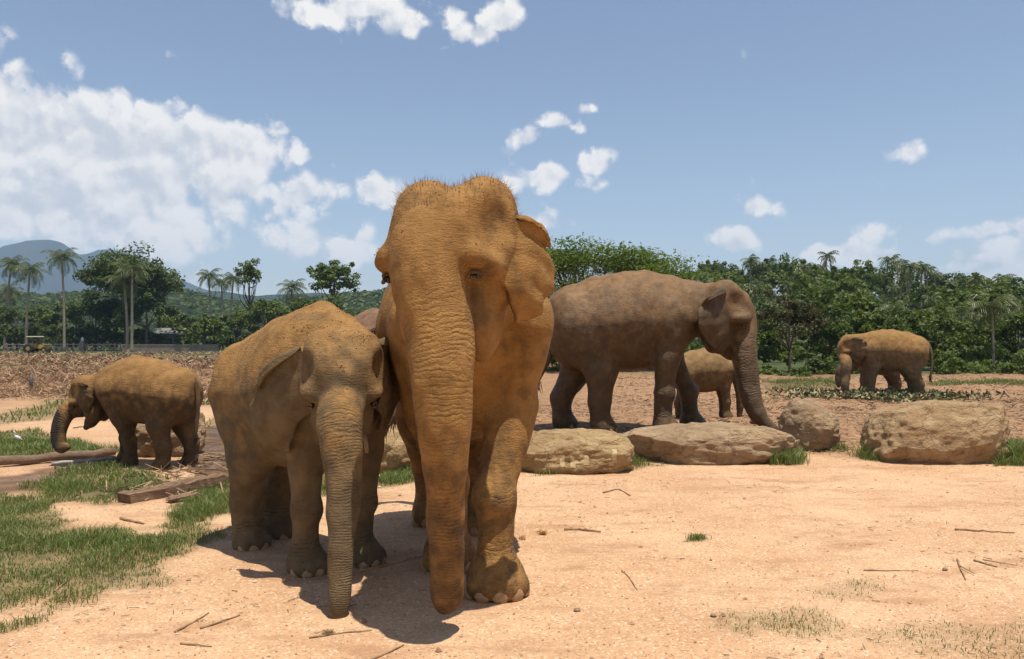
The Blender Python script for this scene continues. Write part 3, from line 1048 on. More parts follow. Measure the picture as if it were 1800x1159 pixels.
for i, (xp, dd, yt, hw, hh, lm, lb) in enumerate(SHRUBS):
    rg = np.random.RandomState(600 + i)
    f = foot(xp, dd)
    s = dd / FPX
    mb, CV = broad_tree(rg, top_h(yt, dd, f[2]), (hw * s, hw * s * .9, hh * s * 1.05), 1100, 18, .095, .03, .1, .34, .4, 8)
    place_tree('shrub', lb.replace('’', "'"), 'shrub', f, mb, CV, lm, 'shrubs along the forest edge')
place_palm('pale trunked coconut palm at the forest edge on the right', foot(1746, 42), np.random.RandomState(700), 'palms at the forest edge', top_h(540, 42, foot(1746, 42)[2]), 1.7, (-.02, .05), 20, .075)
for i, (xp, dd, yt, fr, lb) in enumerate([(1568, 50, 540, 1.2, 'small palm above the back of the tan feeding elephant'), (1690, 52, 545, 2.0, 'palm with long fronds left of the pale trunked palm'), (1660, 54, 556, 1.8, 'palm above the rump of the tan feeding elephant'),
                                     (1430, 41, 634, .8, 'young dark palm at the foot of the olive brown tree'), (1795, 50, 530, 1.8, 'palm at the right edge of the forest')]):
    f = foot(xp, dd)
    place_palm(lb, f, np.random.RandomState(710 + i), 'palms at the forest edge', top_h(yt, dd, f[2]) - .3 * fr * .5, fr, (0, .01), 16, .07)

# --- right: the forest on the hill, one mass
rg = np.random.RandomState(9)
proto = [broad_tree(np.random.RandomState(800 + i), 7.5, (3.0 + .5 * (i % 3), 2.9, 2.6 + .5 * (i % 2)), 1050, 22, .31, .2, .35, .30, .5, 3)[1] for i in range(7)]
protop = [palm_parts(np.random.RandomState(820 + i), 8.5, (.5, .2), 2.9, 18, 7, .14, 1.1, .055)[1] for i in range(4)]
protot = [palm_parts(np.random.RandomState(820 + i), 8.5, (.5, .2), 2.9, 15, 6, .14)[0] for i in range(4)]
groups = {0: [], 1: [], 2: []}
trunks = MB()
pos, tries = [], 0
while len(pos) < 590 and tries < 20000:
    tries += 1
    y = 54 + 165 * rg.rand() ** .8
    x = y * rg.uniform(-.14, .95)
    if len(pos) and min((x - a) ** 2 + (y - b) ** 2 for a, b in pos) < 5.5 + y * .03:
        continue
    pos.append((x, y))
for x, y in pos:
    z = float(gz(x, y, False)[0])
    a = rg.uniform(0, 6.28)
    ca, sa = math.cos(a), math.sin(a)
    Rz = np.array([[ca, -sa, 0], [sa, ca, 0], [0, 0, 1]])
    palm_ = rg.rand() < .36
    sc = rg.uniform(.62, 1.08) * (.55 + .45 * min(1, y / 130))
    V = (protop[rg.randint(4)] * (.75 if True else 1) if palm_ else proto[rg.randint(7)] * np.array([1, 1, rg.uniform(.8, 1.15)])) * sc
    if palm_:
        V = V + np.array([0, 0, 1.3 * sc])
        trunks.tube([(x, y, z), (x + .1, y, z + 6.3 * sc + 1.3 * sc)], [.16 * sc, .1 * sc], 5, False)
    groups[2 if palm_ else rg.randint(2)].append(V @ Rz.T + np.array([x, y, z - .3]))
for k, lm, nm, lb in ((0, L_DARK, 'forest', 'dark leafy trees massed on the hillside at right'), (1, L_MID, 'forest', 'green leafy trees massed on the hillside at right'), (2, L_PALM, 'palm_grove', 'coconut palms mingled in the hillside forest')):
    V = np.concatenate(groups[k])
    o = link(nm, make_mesh(nm, V, quads(len(V) // 4), lm, False))
    tag(o, lb, 'forest', kind='stuff')
    if k == 2:
        link('trunk', trunks.mesh('trunk', M_PALMT, True), o)
# undergrowth that closes the forest floor
V = []
for i in range(240):
    y = 42 + 30 * rg.rand()
    x = y * rg.uniform(-.02, .9)
    z = float(gz(x, y, False)[0])
    cv, _ = crown_verts(rg, (x, y, z + .7), (1.5, 1.2, .9), 8, 150, .17, .4, .3)
    V.append(cv)
for i in range(190):
    y = 124 + 30 * rg.rand()
    x = y * rg.uniform(-.95, -.02)
    cv, _ = crown_verts(rg, (x, y, 1.5), (3.2, 2.5, 2.4), 10, 220, .36, .4, .3)
    V.append(cv)
V = np.concatenate(V)
tag(link('undergrowth', make_mesh('undergrowth', V, quads(len(V) // 4), L_DARK, False)), 'tangled green undergrowth below the trees', 'undergrowth', kind='stuff')

# wooded crest of the ridge beyond the palms
V = []
HP = np.array([((a - 900) / FPX * 420, CAMZ + (HORIZON - b) / FPX * 420) for a, b in [(-900, 545), (-300, 530), (0, 518), (120, 520), (230, 512), (280, 506), (330, 511), (390, 526), (440, 536), (520, 528), (620, 518), (700, 512), (800, 505), (1000, 510), (1300, 540)]])
for i in range(1500):
    T = -rg.rand() ** 1.2 * .85
    x = rg.uniform(-330, 40)
    top = np.interp(x, HP[:, 0], HP[:, 1])
    z = -3 + (top + 3) * (1 - abs(T) ** 1.35)
    r_ = rg.uniform(2.2, 4.5)
    k = 34
    o = rg.normal(0, 1, (k, 3))
    o /= np.linalg.norm(o, axis=1)[:, None]
    o[:, 2] = np.abs(o[:, 2]) * .9
    V.append(leaf_quads(rg, np.array([x, 420 + T * 150, z - 1.5]) + o * r_ * rg.uniform(.5, 1, (k, 1)), 1.15, o + rg.normal(0, .35, (k, 3)), 1.4))
V = np.concatenate(V)
tag(link('far_wood', make_mesh('far_wood', V, quads(len(V) // 4), L_DARK, False)), 'distant woodland covering the ridge at left', 'wood', kind='stuff')
# ------------------------------------------------------------------ elephants
class SDF:
    """signed distance field on a grid: smooth unions of shapes, meshed with surface nets"""
    def __init__(self, lo, hi, h):
        self.h = h
        self.lo = np.array(lo, dtype=float)
        self.n = np.ceil((np.array(hi) - self.lo) / h).astype(int) + 1
        self.D = np.full(self.n, 10.0, dtype=np.float32)
        self.ax = [(self.lo[i] + np.arange(self.n[i]) * h).astype(np.float32) for i in range(3)]

    def region(self, lo, hi):
        i0 = np.clip(np.floor((np.array(lo) - self.lo) / self.h).astype(int), 0, self.n)
        i1 = np.clip(np.ceil((np.array(hi) - self.lo) / self.h).astype(int) + 1, 0, self.n)
        sl = tuple(slice(a, b) for a, b in zip(i0, i1))
        g = [self.ax[k][sl[k]] for k in range(3)]
        return sl, g[0][:, None, None], g[1][None, :, None], g[2][None, None, :]

    def put(self, sl, d, k, sub=False):
        a = self.D[sl]
        if sub:
            hh = np.maximum(k - np.abs(a + d), 0) / k
            self.D[sl] = np.maximum(a, -d) + hh * hh * k * .25
        else:
            hh = np.maximum(k - np.abs(a - d), 0) / k
            self.D[sl] = np.minimum(a, d) - hh * hh * k * .25

    def cone(self, a, b, ra, rb, k=.03, flat=None, sub=False):
        a, b = np.array(a, float), np.array(b, float)
        m = max(ra, rb) + k + 2 * self.h
        sl, X, Y, Z = self.region(np.minimum(a, b) - m, np.maximum(a, b) + m)
        d = b - a
        L2 = float(d @ d) + 1e-9
        t = np.clip(((X - a[0]) * d[0] + (Y - a[1]) * d[1] + (Z - a[2]) * d[2]) / L2, 0, 1)
        ex, ey, ez = X - a[0] - t * d[0], Y - a[1] - t * d[1], Z - a[2] - t * d[2]
        if flat is not None:                    # squash across one direction
            ax, s = np.array(flat[0], float), flat[1]
            c = (ex * ax[0] + ey * ax[1] + ez * ax[2]) * (1 / s - 1)
            ex, ey, ez = ex + c * ax[0], ey + c * ax[1], ez + c * ax[2]
        self.put(sl, np.sqrt(ex * ex + ey * ey + ez * ez) - (ra + (rb - ra) * t), k, sub)

    def ell(self, c, r, M=None, k=.03, sub=False):
        """ellipsoid with semi-axes r along the columns of M"""
        c, r = np.array(c, float), np.array(r, float)
        M = np.eye(3) if M is None else M
        ext = np.sqrt(((M * r) ** 2).sum(1)) + k + 2 * self.h
        sl, X, Y, Z = self.region(c - ext, c + ext)
        X, Y, Z = X - c[0], Y - c[1], Z - c[2]
        q = [(X * M[0, i] + Y * M[1, i] + Z * M[2, i]) / r[i] for i in range(3)]
        k0 = np.sqrt(q[0] ** 2 + q[1] ** 2 + q[2] ** 2)
        k1 = np.sqrt((q[0] / r[0]) ** 2 + (q[1] / r[1]) ** 2 + (q[2] / r[2]) ** 2) + 1e-6
        self.put(sl, k0 * (k0 - 1) / k1, k, sub)

    def mesh(self):
        D, h = self.D, self.h
        S = D < 0
        nx, ny, nz = [m - 1 for m in D.shape]
        acc = np.zeros((nx, ny, nz, 3), dtype=np.float32)
        cnt = np.zeros((nx, ny, nz), dtype=np.float32)
        corner = lambda o: (slice(o[0], o[0] + nx), slice(o[1], o[1] + ny), slice(o[2], o[2] + nz))
        for ax in range(3):
            for o1 in (0, 1):
                for o2 in (0, 1):
                    a = [0, 0, 0]
                    other = [i for i in range(3) if i != ax]
                    a[other[0]], a[other[1]] = o1, o2
                    b = list(a)
                    b[ax] = 1
                    da, db = D[corner(a)], D[corner(b)]
                    cr = (S[corner(a)] != S[corner(b)])
                    idx = np.nonzero(cr)
                    t = da[idx] / (da[idx] - db[idx])
                    p = np.tile(np.array(a, dtype=np.float32), (len(t), 1))
                    p[:, ax] = t
                    acc[idx] += p
                    cnt[idx] += 1
        act = cnt > 0
        vid = np.full(cnt.shape, -1, dtype=np.int64)
        ii = np.nonzero(act)
        vid[ii] = np.arange(len(ii[0]))
        verts = self.lo + h * (np.stack(ii, 1) + acc[ii] / cnt[ii][:, None])
        faces = []
        for ax in range(3):
            o = [i for i in range(3) if i != ax]
            sa = [slice(1, -1)] * 3
            sb = [slice(1, -1)] * 3
            sa[ax], sb[ax] = slice(0, -1), slice(1, None)
            A, B = S[tuple(sa)], S[tuple(sb)]
            for sgn, m in ((1, A & ~B), (-1, ~A & B)):
                e = np.stack(np.nonzero(m), 1)
                if not len(e):
                    continue
                base = e.copy()
                base[:, o[0]] += 1
                base[:, o[1]] += 1
                q = []
                for d0, d1 in ((0, 0), (-1, 0), (-1, -1), (0, -1)):
                    c = base.copy()
                    c[:, o[0]] += d0
                    c[:, o[1]] += d1
                    q.append(vid[c[:, 0], c[:, 1], c[:, 2]])
                q = np.stack(q, 1)
                flip = (sgn == 1) ^ (ax == 1)
                faces.append(q if flip else q[:, ::-1])
        return verts, np.concatenate(faces)


# torso of an Asian elephant, in units of back height: x, top, bottom, half width
TORSO = np.array([
    [-.500, .740, .640, .030], [-.485, .795, .540, .090], [-.450, .845, .460, .150], [-.380, .892, .410, .198], [-.280, .930, .375, .232],
    [-.160, .966, .358, .258], [-.030, .990, .358, .270], [.100, .995, .372, .262], [.200, .980, .395, .238], [.290, .955, .415, .205],
    [.350, .925, .475, .160], [.400, .895, .560, .110], [.440, .850, .650, .050]])

# left ear, head frame (forward, left, up): rows run from the folded top rim down to the lobe, columns from the root outwards
EAR = np.array([
    [(-.028, .150, .100), (-.060, .222, .098), (-.108, .254, .086), (-.156, .250, .066)],
    [(-.034, .146, .108), (-.064, .206, .122), (-.112, .240, .112), (-.160, .244, .080)],
    [(-.024, .142, .065), (-.070, .190, .078), (-.130, .226, .062), (-.195, .240, .030)],
    [(-.010, .146, .000), (-.060, .203, .000), (-.130, .242, -.025), (-.205, .250, -.055)],
    [(.000, .142, -.060), (-.045, .198, -.080), (-.100, .225, -.115), (-.155, .222, -.150)],
    [(.008, .128, -.105), (-.018, .165, -.145), (-.045, .178, -.185), (-.078, .175, -.225)],
])


def rot_axis(axis, ang):
    return np.array(Matrix.Rotation(ang, 3, Vector(axis)))


def skin_material(name, dust, skin, dust_lo, dust_hi, rough=.85, spec=.25, patches=.5, mud=None, bmp=.016):
    """dust settles from above: the attribute 'dusty' (0 belly, 1 back) plus noise decides where it covers the skin"""
    m, t, b = new_mat(name)
    co = t.node('ShaderNodeTexCoord').outputs['Object']
    n_big = t.noise(co, 2.3, 5, .6)
    n_mid = t.noise(co, 9.0, 5, .6)
    n_fine = t.noise(co, 70.0, 4, .7)
    f = t.math('ADD', t.attr('dusty'), t.math('MULTIPLY', t.math('SUBTRACT', n_big, .5), patches))
    f = t.math('ADD', f, t.math('MULTIPLY', t.math('SUBTRACT', n_mid, .5), .55))
    f = t.math('ADD', f, t.math('MULTIPLY', t.math('SUBTRACT', n_fine, .5), .35))
    f = t.ramp(f, dust_lo, dust_hi)
    d2 = tuple(c * s for c, s in zip(dust, (.72, .70, .66)))
    dcol = t.mix(t.ramp(n_mid, .35, .68), d2, dust)
    dcol = t.mix(t.math('MULTIPLY', t.ramp(n_fine, .45, .75), .35), dcol, tuple(min(1, c * 1.25) for c in dust))
    scol = t.mix(t.ramp(n_mid, .3, .7), tuple(c * .7 for c in skin), tuple(c * 1.2 for c in skin))
    col = t.mix(f, scol, dcol)
    # damp stains with their own outlines
    st = t.noise(co, 3.4, 3, .5, .4)
    col = t.mix(t.math('MULTIPLY', t.ramp(st, .61, .66), .42), col, tuple(c * .8 for c in skin))
    if mud is not None:
        col = t.mix(t.ramp(t.math('ADD', t.attr('muddy'), t.math('MULTIPLY', t.math('SUBTRACT', n_mid, .5), .5)), .35, .6), col, mud)
    # creases: rings round the trunk, folds at the joints, fine cracked skin everywhere
    wob = t.noise(co, 7.5, 3, .6)
    wob2 = t.noise(co, 22.0, 2, .5)
    ph = t.math('MULTIPLY_ADD', wob, 20.0, t.math('MULTIPLY', t.attr('ring'), 6.28318))
    ph = t.math('MULTIPLY_ADD', wob2, 4.0, ph)
    ring = t.math('POWER', t.math('ABSOLUTE', t.math('SINE', t.math('MULTIPLY', ph, .5))), .55)
    ph2 = t.math('MULTIPLY_ADD', t.noise(co, 7.0, 3, .6), 20.0, t.math('MULTIPLY', t.attr('ring'), 3.9))
    ring2 = t.math('POWER', t.math('ABSOLUTE', t.math('SINE', t.math('MULTIPLY', ph2, .5))), .4)
    ring = t.math('MULTIPLY', ring, t.math('MULTIPLY_ADD', ring2, .55, .45))
    amp = t.math('MULTIPLY', t.attr('ringw'), t.ramp(t.noise(co, 11.0, 2, .5), .28, .62, a=.12, b=1.0))
    crk = t.voronoi(t.vmath('ADD', t.scale(co, (1, 1, 1.25)), t.vmath('MULTIPLY', t.noise(co, 18.0, 2, .5, out=1), (.03, .03, .03))), 46.0, 'DISTANCE_TO_EDGE')
    crk = t.ramp(crk, 0.0, .18)
    hgt = t.math('MULTIPLY', t.math('SUBTRACT', ring, .7), t.math('MULTIPLY', amp, .85))
    hgt = t.math('MULTIPLY_ADD', crk, t.math('MULTIPLY', t.ramp(n_big, .3, .7), .18), hgt)
    hgt = t.math('MULTIPLY_ADD', n_fine, .22, hgt)
    hgt = t.math('MULTIPLY_ADD', t.noise(t.scale(co, (1, 1, 4.5)), 17.0, 4, .65, .6), .55, hgt)
    hgt = t.math('MULTIPLY_ADD', n_mid, .5, hgt)
    t.link(col, b.inputs['Base Color'])
    b.inputs['Roughness'].default_value = rough
    b.inputs['Specular IOR Level'].default_value = spec
    bump(t, b, hgt, bmp, .95)
    return m


def build_elephant(name, label, group, H, pos, theta, mat, mats, feet=None, head=None, trunk=None, vox=.02, seed=1, belly=0.0, ridge=0.0,
                   hs=1.0, ear_flare=(0.0, 0.0), ear_scale=1.0, tail=None, tush=False, hair=0, nails=True, leg_r=1.0, fat=1.0, ring_sp=.03, dusty=None, mud=None, hump=0.0, fold=1.0, droop=(0.0, 0.0), foot_r=None, ear_dust=.45, crumbs=None):
    """pos: world point on the ground midway between fore and hind feet; theta: heading; feet: world xy of FL, FR, HL, HR;
    head: dict(c=local centre in H units, yaw, pitch in degrees relative to the body); trunk: world points with radii in metres"""
    rng = np.random.RandomState(seed)
    pos = np.array(pos, float)
    pos[2] = float(gz(pos[0], pos[1])[0]) - .012 if pos[2] == 0 else pos[2]
    ct, st = math.cos(theta), math.sin(theta)
    Rw = np.array([[ct, -st, 0], [st, ct, 0], [0, 0, 1.0]])
    loc = lambda p: (np.asarray(p, float) - pos) @ Rw            # world -> local metres
    root = link(name, None, loc=tuple(pos), rotz=theta)
    root.empty_display_size = .2
    tag(root, label, 'elephant', group)
    # head frame
    hc = np.array(head['c'], float) * H
    yaw, pit, rol = R(head.get('yaw', 0)), R(head.get('pitch', 0)), R(head.get('roll', 0))
    Mh = rot_axis((0, 0, 1), yaw) @ rot_axis((0, 1, 0), -pit) @ rot_axis((1, 0, 0), rol)   # columns: forward, left, up
    hs_ = H * hs
    hp = lambda p: hc + Mh @ (np.array(p, float) * hs_)
    # feet
    deff = np.array([[.31, .115], [.29, -.115], [-.33, .11], [-.28, -.11]]) * H
    if feet is not None:
        deff = np.array([loc((*f, pos[2]))[:2] for f in feet])
    tr = np.array([[*loc(p[:3]), p[3]] for p in trunk])
    root_pts = np.array([[*hp((.076, 0, .0)), .088 * hs_], [*hp((.102, 0, -.085)), .080 * hs_]])
    tr = np.concatenate([root_pts, tr])
    TP = catmull(tr, 46)
    lo = np.array([-.56 * H, -.40 * H, -.02 * H])
    hi = np.array([.62 * H, .40 * H, 1.04 * H])
    for p in list(TP[:, :3]) + [hp((sx, sy, sz)) for sx in (-.2, .24) for sy in (-.22, .22) for sz in (-.3, .24)]:
        lo, hi = np.minimum(lo, p - .1 * H), np.maximum(hi, p + .1 * H)
    lo[2] = -.02 * H
    s = SDF(lo, hi, vox)
    # torso
    T = TORSO.copy()
    T[:, 1] += hump * np.exp(-((T[:, 0] - .12) / .13) ** 2) * .06
    T[:, 2] -= belly * np.exp(-((T[:, 0] + .02) / .22) ** 2) * .06
    T[:, 3] *= fat
    xs = s.ax[0] / H
    top, bot, wid = [np.interp(xs, catmull(T[:, [0, i]], 90)[:, 0], catmull(T[:, [0, i]], 90)[:, 1]) for i in (1, 2, 3)]
    zc, hz = (top + bot) / 2 * H, np.maximum((top - bot) / 2 * H, .01)
    wd = np.maximum(wid * H, .01)
    ins = (xs > -.5) & (xs < .44)
    i0, i1 = np.nonzero(ins)[0][[0, -1]]
    Y, Z = s.ax[1][None, :, None], s.ax[2][None, None, :]
    zz = (Z - zc[i0:i1, None, None]) / hz[i0:i1, None, None]
    # narrower towards the spine and the belly
    wz = wd[i0:i1, None, None] * (1 - .16 * np.clip(zz, 0, 1) ** 1.5 * (1 + ridge) - .17 * np.clip(-zz, 0, 1))
    q = (np.abs(Y / wz) ** 2.25 + np.abs(zz) ** 2.25) ** (1 / 2.25)
    s.D[i0:i1] = np.minimum(s.D[i0:i1], ((q - 1) * np.minimum(wd, hz)[i0:i1, None, None]).astype(np.float32))
    # spine ridge, shoulder blades, hip bones
    sp = [(-.47, .80), (-.38, .885), (-.2, .955), (0, .985), (.13, .992 + hump * .06), (.28, .955), (.42, .905)]
    for (xa, za), (xb, zb) in zip(sp[:-1], sp[1:]):
        s.cone((xa * H, 0, (za - .026) * H), (xb * H, 0, (zb - .026) * H), (.030 + .008 * ridge) * H, (.030 + .008 * ridge) * H, .05 * H)
    sh = []
    foot_r = foot_r or leg_r
    for i, sy in enumerate((1, -1, 1, -1)):
        fx, fy = deff[i]
        r = leg_r * H
        if i < 2:
            j = [((.27 * H + fx * .12), sy * .150 * H, .70 * H), (.26 * H + (fx - .30 * H) * .35, sy * .132 * H + (fy - sy * .115 * H) * .3, .47 * H),
                 (fx * .93 + .015 * H, fy * .97 + sy * .004 * H, .245 * H), (fx - .005 * H, fy, .09 * H)]
            s.cone(j[0], j[1], .140 * r, .094 * r, .06 * H, flat=((0, 1, 0), .70))
            s.cone(j[1], j[2], .090 * r, .064 * r, .04 * H)
            s.cone(j[2], j[3], .066 * r, .064 * r, .03 * H)
            s.ell((j[2][0] + .012 * H, j[2][1], j[2][2] - .005 * H), (.064 * r, .062 * r, .06 * r), k=.03 * H)
            fr = .080
        else:
            j = [(-.33 * H, sy * .145 * H, .66 * H), (-.245 * H + (fx + .30 * H) * .55, sy * .126 * H + (fy - sy * .11 * H) * .4, .385 * H),
                 (fx - .012 * H, fy + sy * .004 * H, .20 * H), (fx - .008 * H, fy, .085 * H)]
            s.cone(j[0], j[1], .155 * r, .114 * r, .07 * H, flat=((0, 1, 0), .72))
            s.cone(j[1], j[2], .110 * r, .080 * r, .045 * H)
            s.cone(j[2], j[3], .080 * r, .074 * r, .03 * H)
            fr = .076
        fr_ = foot_r * H
        s.ell((fx + .008 * H, fy, .045 * H), (fr * 1.08 * fr_, fr * fr_, .062 * H), k=.03 * H)
        s.cone((fx + .008 * H, fy, .018 * H), (fx + .008 * H, fy, .03 * H), fr * .98 * fr_, fr * .98 * fr_, .02 * H)
        for a in ((-52, -17, 17, 52) if i < 2 else (-40, 0, 40)):
            s.ell((fx + .008 * H + math.cos(R(a)) * fr * fr_ * .93, fy + math.sin(R(a)) * fr * fr_ * .93, .030 * H), (.030 * fr_, .030 * fr_, .033 * fr_), k=.018 * H)
        sh.append(j)
    s.ell((-.40 * H, 0, .74 * H), (.09 * H, .15 * H, .12 * H), k=.06 * H)
    for sy in (1, -1):
        s.ell((-.36 * H, sy * .125 * H, .80 * H), (.05 * H, .05 * H, .05 * H), k=.08 * H)
    # neck
    s.cone((.27 * H, 0, .745 * H), hp((-.08, 0, .03)), .175 * H * fat, .142 * hs_, .08 * H, flat=((0, 1, 0), .82))
    s.cone((.28 * H, 0, .70 * H), hp((-.10, 0, -.07)), .120 * H, .085 * hs_, .06 * H, flat=((0, 1, 0), .85))
    # head
    E = lambda c, r, k=.03, sub=False, M=Mh: s.ell(hp(c), np.array(r) * hs_, M, k * hs_, sub)
    C = lambda a, b, ra, rb, k=.03, **kw: s.cone(hp(a), hp(b), ra * hs_, rb * hs_, k * hs_, **kw)
    E((-.025, 0, .0), (.150, .152, .140), .05)
    for sy in (1, -1):
        E((-.022, sy * .080, .084), (.104, .080, .102), .034)                 # the two domes of the crown
        E((.034, sy * .090, .030), (.086, .060, .095), .045)
        Mb = Mh @ rot_axis((0, 0, 1), sy * R(-24)) @ rot_axis((1, 0, 0), sy * R(14))
        E((.072, sy * .124, -.054), (.064, .036, .034), .028, M=Mb)           # brow over the eye
        E((-.045, sy * .082, -.160), (.085, .046, .115), .035)                # cheek
        E((-.050, sy * .136, -.03), (.06, .030, .10), .04)                    # ear base
        C((.098, sy * .050, .085), (.102, sy * .104, -.036), .020, .024, .045)  # ridge from crown to brow
    E((.064, 0, .010), (.070, .098, .115), .05)
    E((.096, 0, -.045), (.052, .064, .046), .040)                             # swelling above the trunk
    C((.070, 0, .02), (.104, 0, -.12), .090, .072, .035)
    C((-.06, 0, -.17), (.040, 0, -.250), .084, .052, .035)
    C((.040, 0, -.250), (.100, 0, -.290), .044, .024, .03)
    for sy in (1, -1):
        E((.078, sy * .180, .050), (.072, .060, .068), .040, True)            # temple hollow
        E((.118, sy * .150, -.094), (.024, .026, .013), .03, True)            # eye socket
        E((.100, sy * .130, -.150), (.060, .036, .055), .040, True)           # hollow below the eye
    E((.134, 0, .120), (.030, .018, .050), .05, True)                         # furrow between the domes
    # trunk
    for a, b in zip(TP[:-1], TP[1:]):
        s.cone(a[:3], b[:3], a[3], b[3], .024 * H if a[3] > .04 * H else .012 * H)
    # two-lobed tip
    e = TP[-1]
    d = TP[-1, :3] - TP[-3, :3]
    d /= np.linalg.norm(d) + 1e-9
    s.cone(e[:3], e[:3] + d * e[3] * .5 + np.array(Mh[:, 0]) * e[3] * .5, e[3] * .7, e[3] * .3, .02 * H)
    s.D = np.maximum(s.D, -(np.broadcast_to(s.ax[2][None, None, :], s.D.shape) - .001))
    V, F = s.mesh()
    # low, broad unevenness of the hide
    P = V / H
    nrm = np.zeros_like(V)
    a, b, c, d4 = V[F[:, 0]], V[F[:, 1]], V[F[:, 2]], V[F[:, 3]]
    fn = np.cross(c - a, d4 - b)
    for k in range(4):
        np.add.at(nrm, F[:, k], fn)
    nrm /= np.linalg.norm(nrm, axis=1)[:, None] + 1e-12
    hd = np.linalg.norm(V - hc, axis=1) / H
    dsp = .007 * fbm(P * 7 + seed, 3, seed) + .004 * fbm(P * np.array([26, 26, 12]) + seed, 2, seed + 7)
    # slack vertical folds behind the shoulder and on the flank
    slack = np.exp(-((P[:, 0] - .14) / .07) ** 2) * np.exp(-((P[:, 2] - .55) / .15) ** 2)
    dsp += -.006 * slack * np.sin(P[:, 0] * 150 + 6 * vnoise(P * 6, 3))
    V = V + nrm * (dsp * H * np.clip(P[:, 2] * 8, .15, 1))[:, None]
    # attributes: distance along the trunk for the rings, joint folds on the legs, dust
    tl = np.concatenate([[0], np.cumsum(np.linalg.norm(np.diff(TP[:, :3], axis=0), axis=1))])
    ring, ringw, bd = np.zeros(len(V)), np.zeros(len(V)), np.full(len(V), 9.0)
    cand = np.nonzero((np.abs(V - (TP[:, :3].min(0) + TP[:, :3].max(0)) / 2) < (TP[:, :3].max(0) - TP[:, :3].min(0)) / 2 + .2 * H).all(1))[0]
    dd = np.linalg.norm(V[cand][:, None, :] - TP[None, :, :3], axis=2) / TP[None, :, 3]
    kk = dd.argmin(1)
    near = dd[np.arange(len(cand)), kk]
    tv = np.gradient(TP[:, :3], axis=0)
    tv /= np.linalg.norm(tv, axis=1)[:, None]
    along = tl[kk] + ((V[cand] - TP[kk, :3]) * tv[kk]).sum(1)
    tw = np.clip((1.35 - near) / .2, 0, 1) * np.clip((along / H - .11) / .16, 0, 1)
    # rings get finer towards the tip
    u = along / tl[-1]
    ring[cand] = along / (ring_sp * (1.25 - .45 * np.clip(u, 0, 1)))
    ringw[cand] = tw * (1.0 - .35 * np.clip(u, 0, 1))
    for i in range(4):
        ank, knee = sh[i][3], sh[i][2]
        dl = np.linalg.norm(V[:, :2] - np.array(deff[i]), axis=1) / H
        z = V[:, 2] / H
        w = np.clip((.15 - dl) / .04, 0, 1) * (np.exp(-((z - .115) / .045) ** 2) + .55 * np.exp(-((z - .25) / .07) ** 2)) * .9
        sel = (w > ringw) & (w > .02)
        ring[sel] = z[sel] * H / (ring_sp * 1.15)
        ringw[sel] = w[sel]
    for sy in (1, -1):
        de = np.linalg.norm((V - hp((.112, sy * .134, -.092))) * np.array([1, 1, 1.3]), axis=1) / hs_
        w = np.exp(-((de - .030) / .020) ** 2) * .8
        sel = w > ringw
        ring[sel] = de[sel] * hs_ / (.007 * H)
        ringw[sel] = w[sel]
    up = nrm[:, 2] * .5 + .5
    du = np.clip(.15 + .55 * up + .35 * np.clip((P[:, 2] - .2) / .7, 0, 1), 0, 1.1)
    if dusty is not None:
        du = dusty(P, nrm, du, ((V - hc) @ Mh) / hs_)
    mu = np.zeros(len(V)) if mud is None else mud(P, nrm)
    # ears, set into the side of the head
    for side, flare in ((1, ear_flare[0]), (-1, ear_flare[1])):
        G = EAR.copy()
        G[0] = G[1] + (G[0] - G[1]) * fold
        piv = np.array([-.005, .150, 0])
        G = (G - piv) * ear_scale
        ca, sa = math.cos(R(flare)), math.sin(R(flare))
        G = np.stack([G[..., 0] * ca + G[..., 1] * sa, -G[..., 0] * sa + G[..., 1] * ca, G[..., 2]], -1)
        dr_ = droop[0 if side == 1 else 1]
        G[..., 2] -= dr_ * np.hypot(G[..., 0], G[..., 1])
        G = G + piv
        nu, nv = 26, 48
        rows = np.stack([catmull(G[r], nu) for r in range(len(G))])
        grid = np.stack([catmull(rows[:, c], nv) for c in range(nu)], 1)       # nv, nu, 3
        uu, vv = np.meshgrid(np.linspace(0, 1, nu), np.linspace(0, 1, nv))
        grid[..., 1] += uu * (.006 * np.sin(vv * 17 + seed * 1.7 + side) + .005 * np.sin(vv * 31 + uu * 5 + seed)) * (vv > .12)
        rag = .012 * vnoise(np.stack([vv.ravel() * 9, np.full(vv.size, seed * 3.1 + side), np.zeros(vv.size)], 1), seed).reshape(vv.shape)
        grid[..., 0] -= rag * uu ** 3
        grid[..., 1] += .011 * fbm(np.stack([uu.ravel() * 5, vv.ravel() * 8, np.full(uu.size, float(seed))], 1), 3, seed).reshape(uu.shape) * uu
        gx, gy = np.gradient(grid, axis=1), np.gradient(grid, axis=0)
        n = np.cross(gx, gy)
        n /= np.linalg.norm(n, axis=2)[..., None] + 1e-9
        th = (.009 * (1 - uu) + .0035)[..., None]
        A, B = grid + n * th, grid - n * th
        ear = np.concatenate([A.reshape(-1, 3), B.reshape(-1, 3)])
        ear[:, 1] *= side
        ev = hc + (ear * hs_) @ Mh.T
        o, N = len(V), nu * nv
        ef = []
        I = lambda r, c, k: o + k * N + r * nu + c
        for r in range(nv - 1):
            for c in range(nu - 1):
                ef.append([I(r, c, 0), I(r, c + 1, 0), I(r + 1, c + 1, 0), I(r + 1, c, 0)])
                ef.append([I(r, c, 1), I(r + 1, c, 1), I(r + 1, c + 1, 1), I(r, c + 1, 1)])
        for r in range(nv - 1):
            ef.append([I(r, nu - 1, 0), I(r, nu - 1, 1), I(r + 1, nu - 1, 1), I(r + 1, nu - 1, 0)])
        for c in range(nu - 1):
            ef.append([I(0, c, 0), I(0, c, 1), I(0, c + 1, 1), I(0, c + 1, 0)])
            ef.append([I(nv - 1, c, 0), I(nv - 1, c + 1, 0), I(nv - 1, c + 1, 1), I(nv - 1, c, 1)])
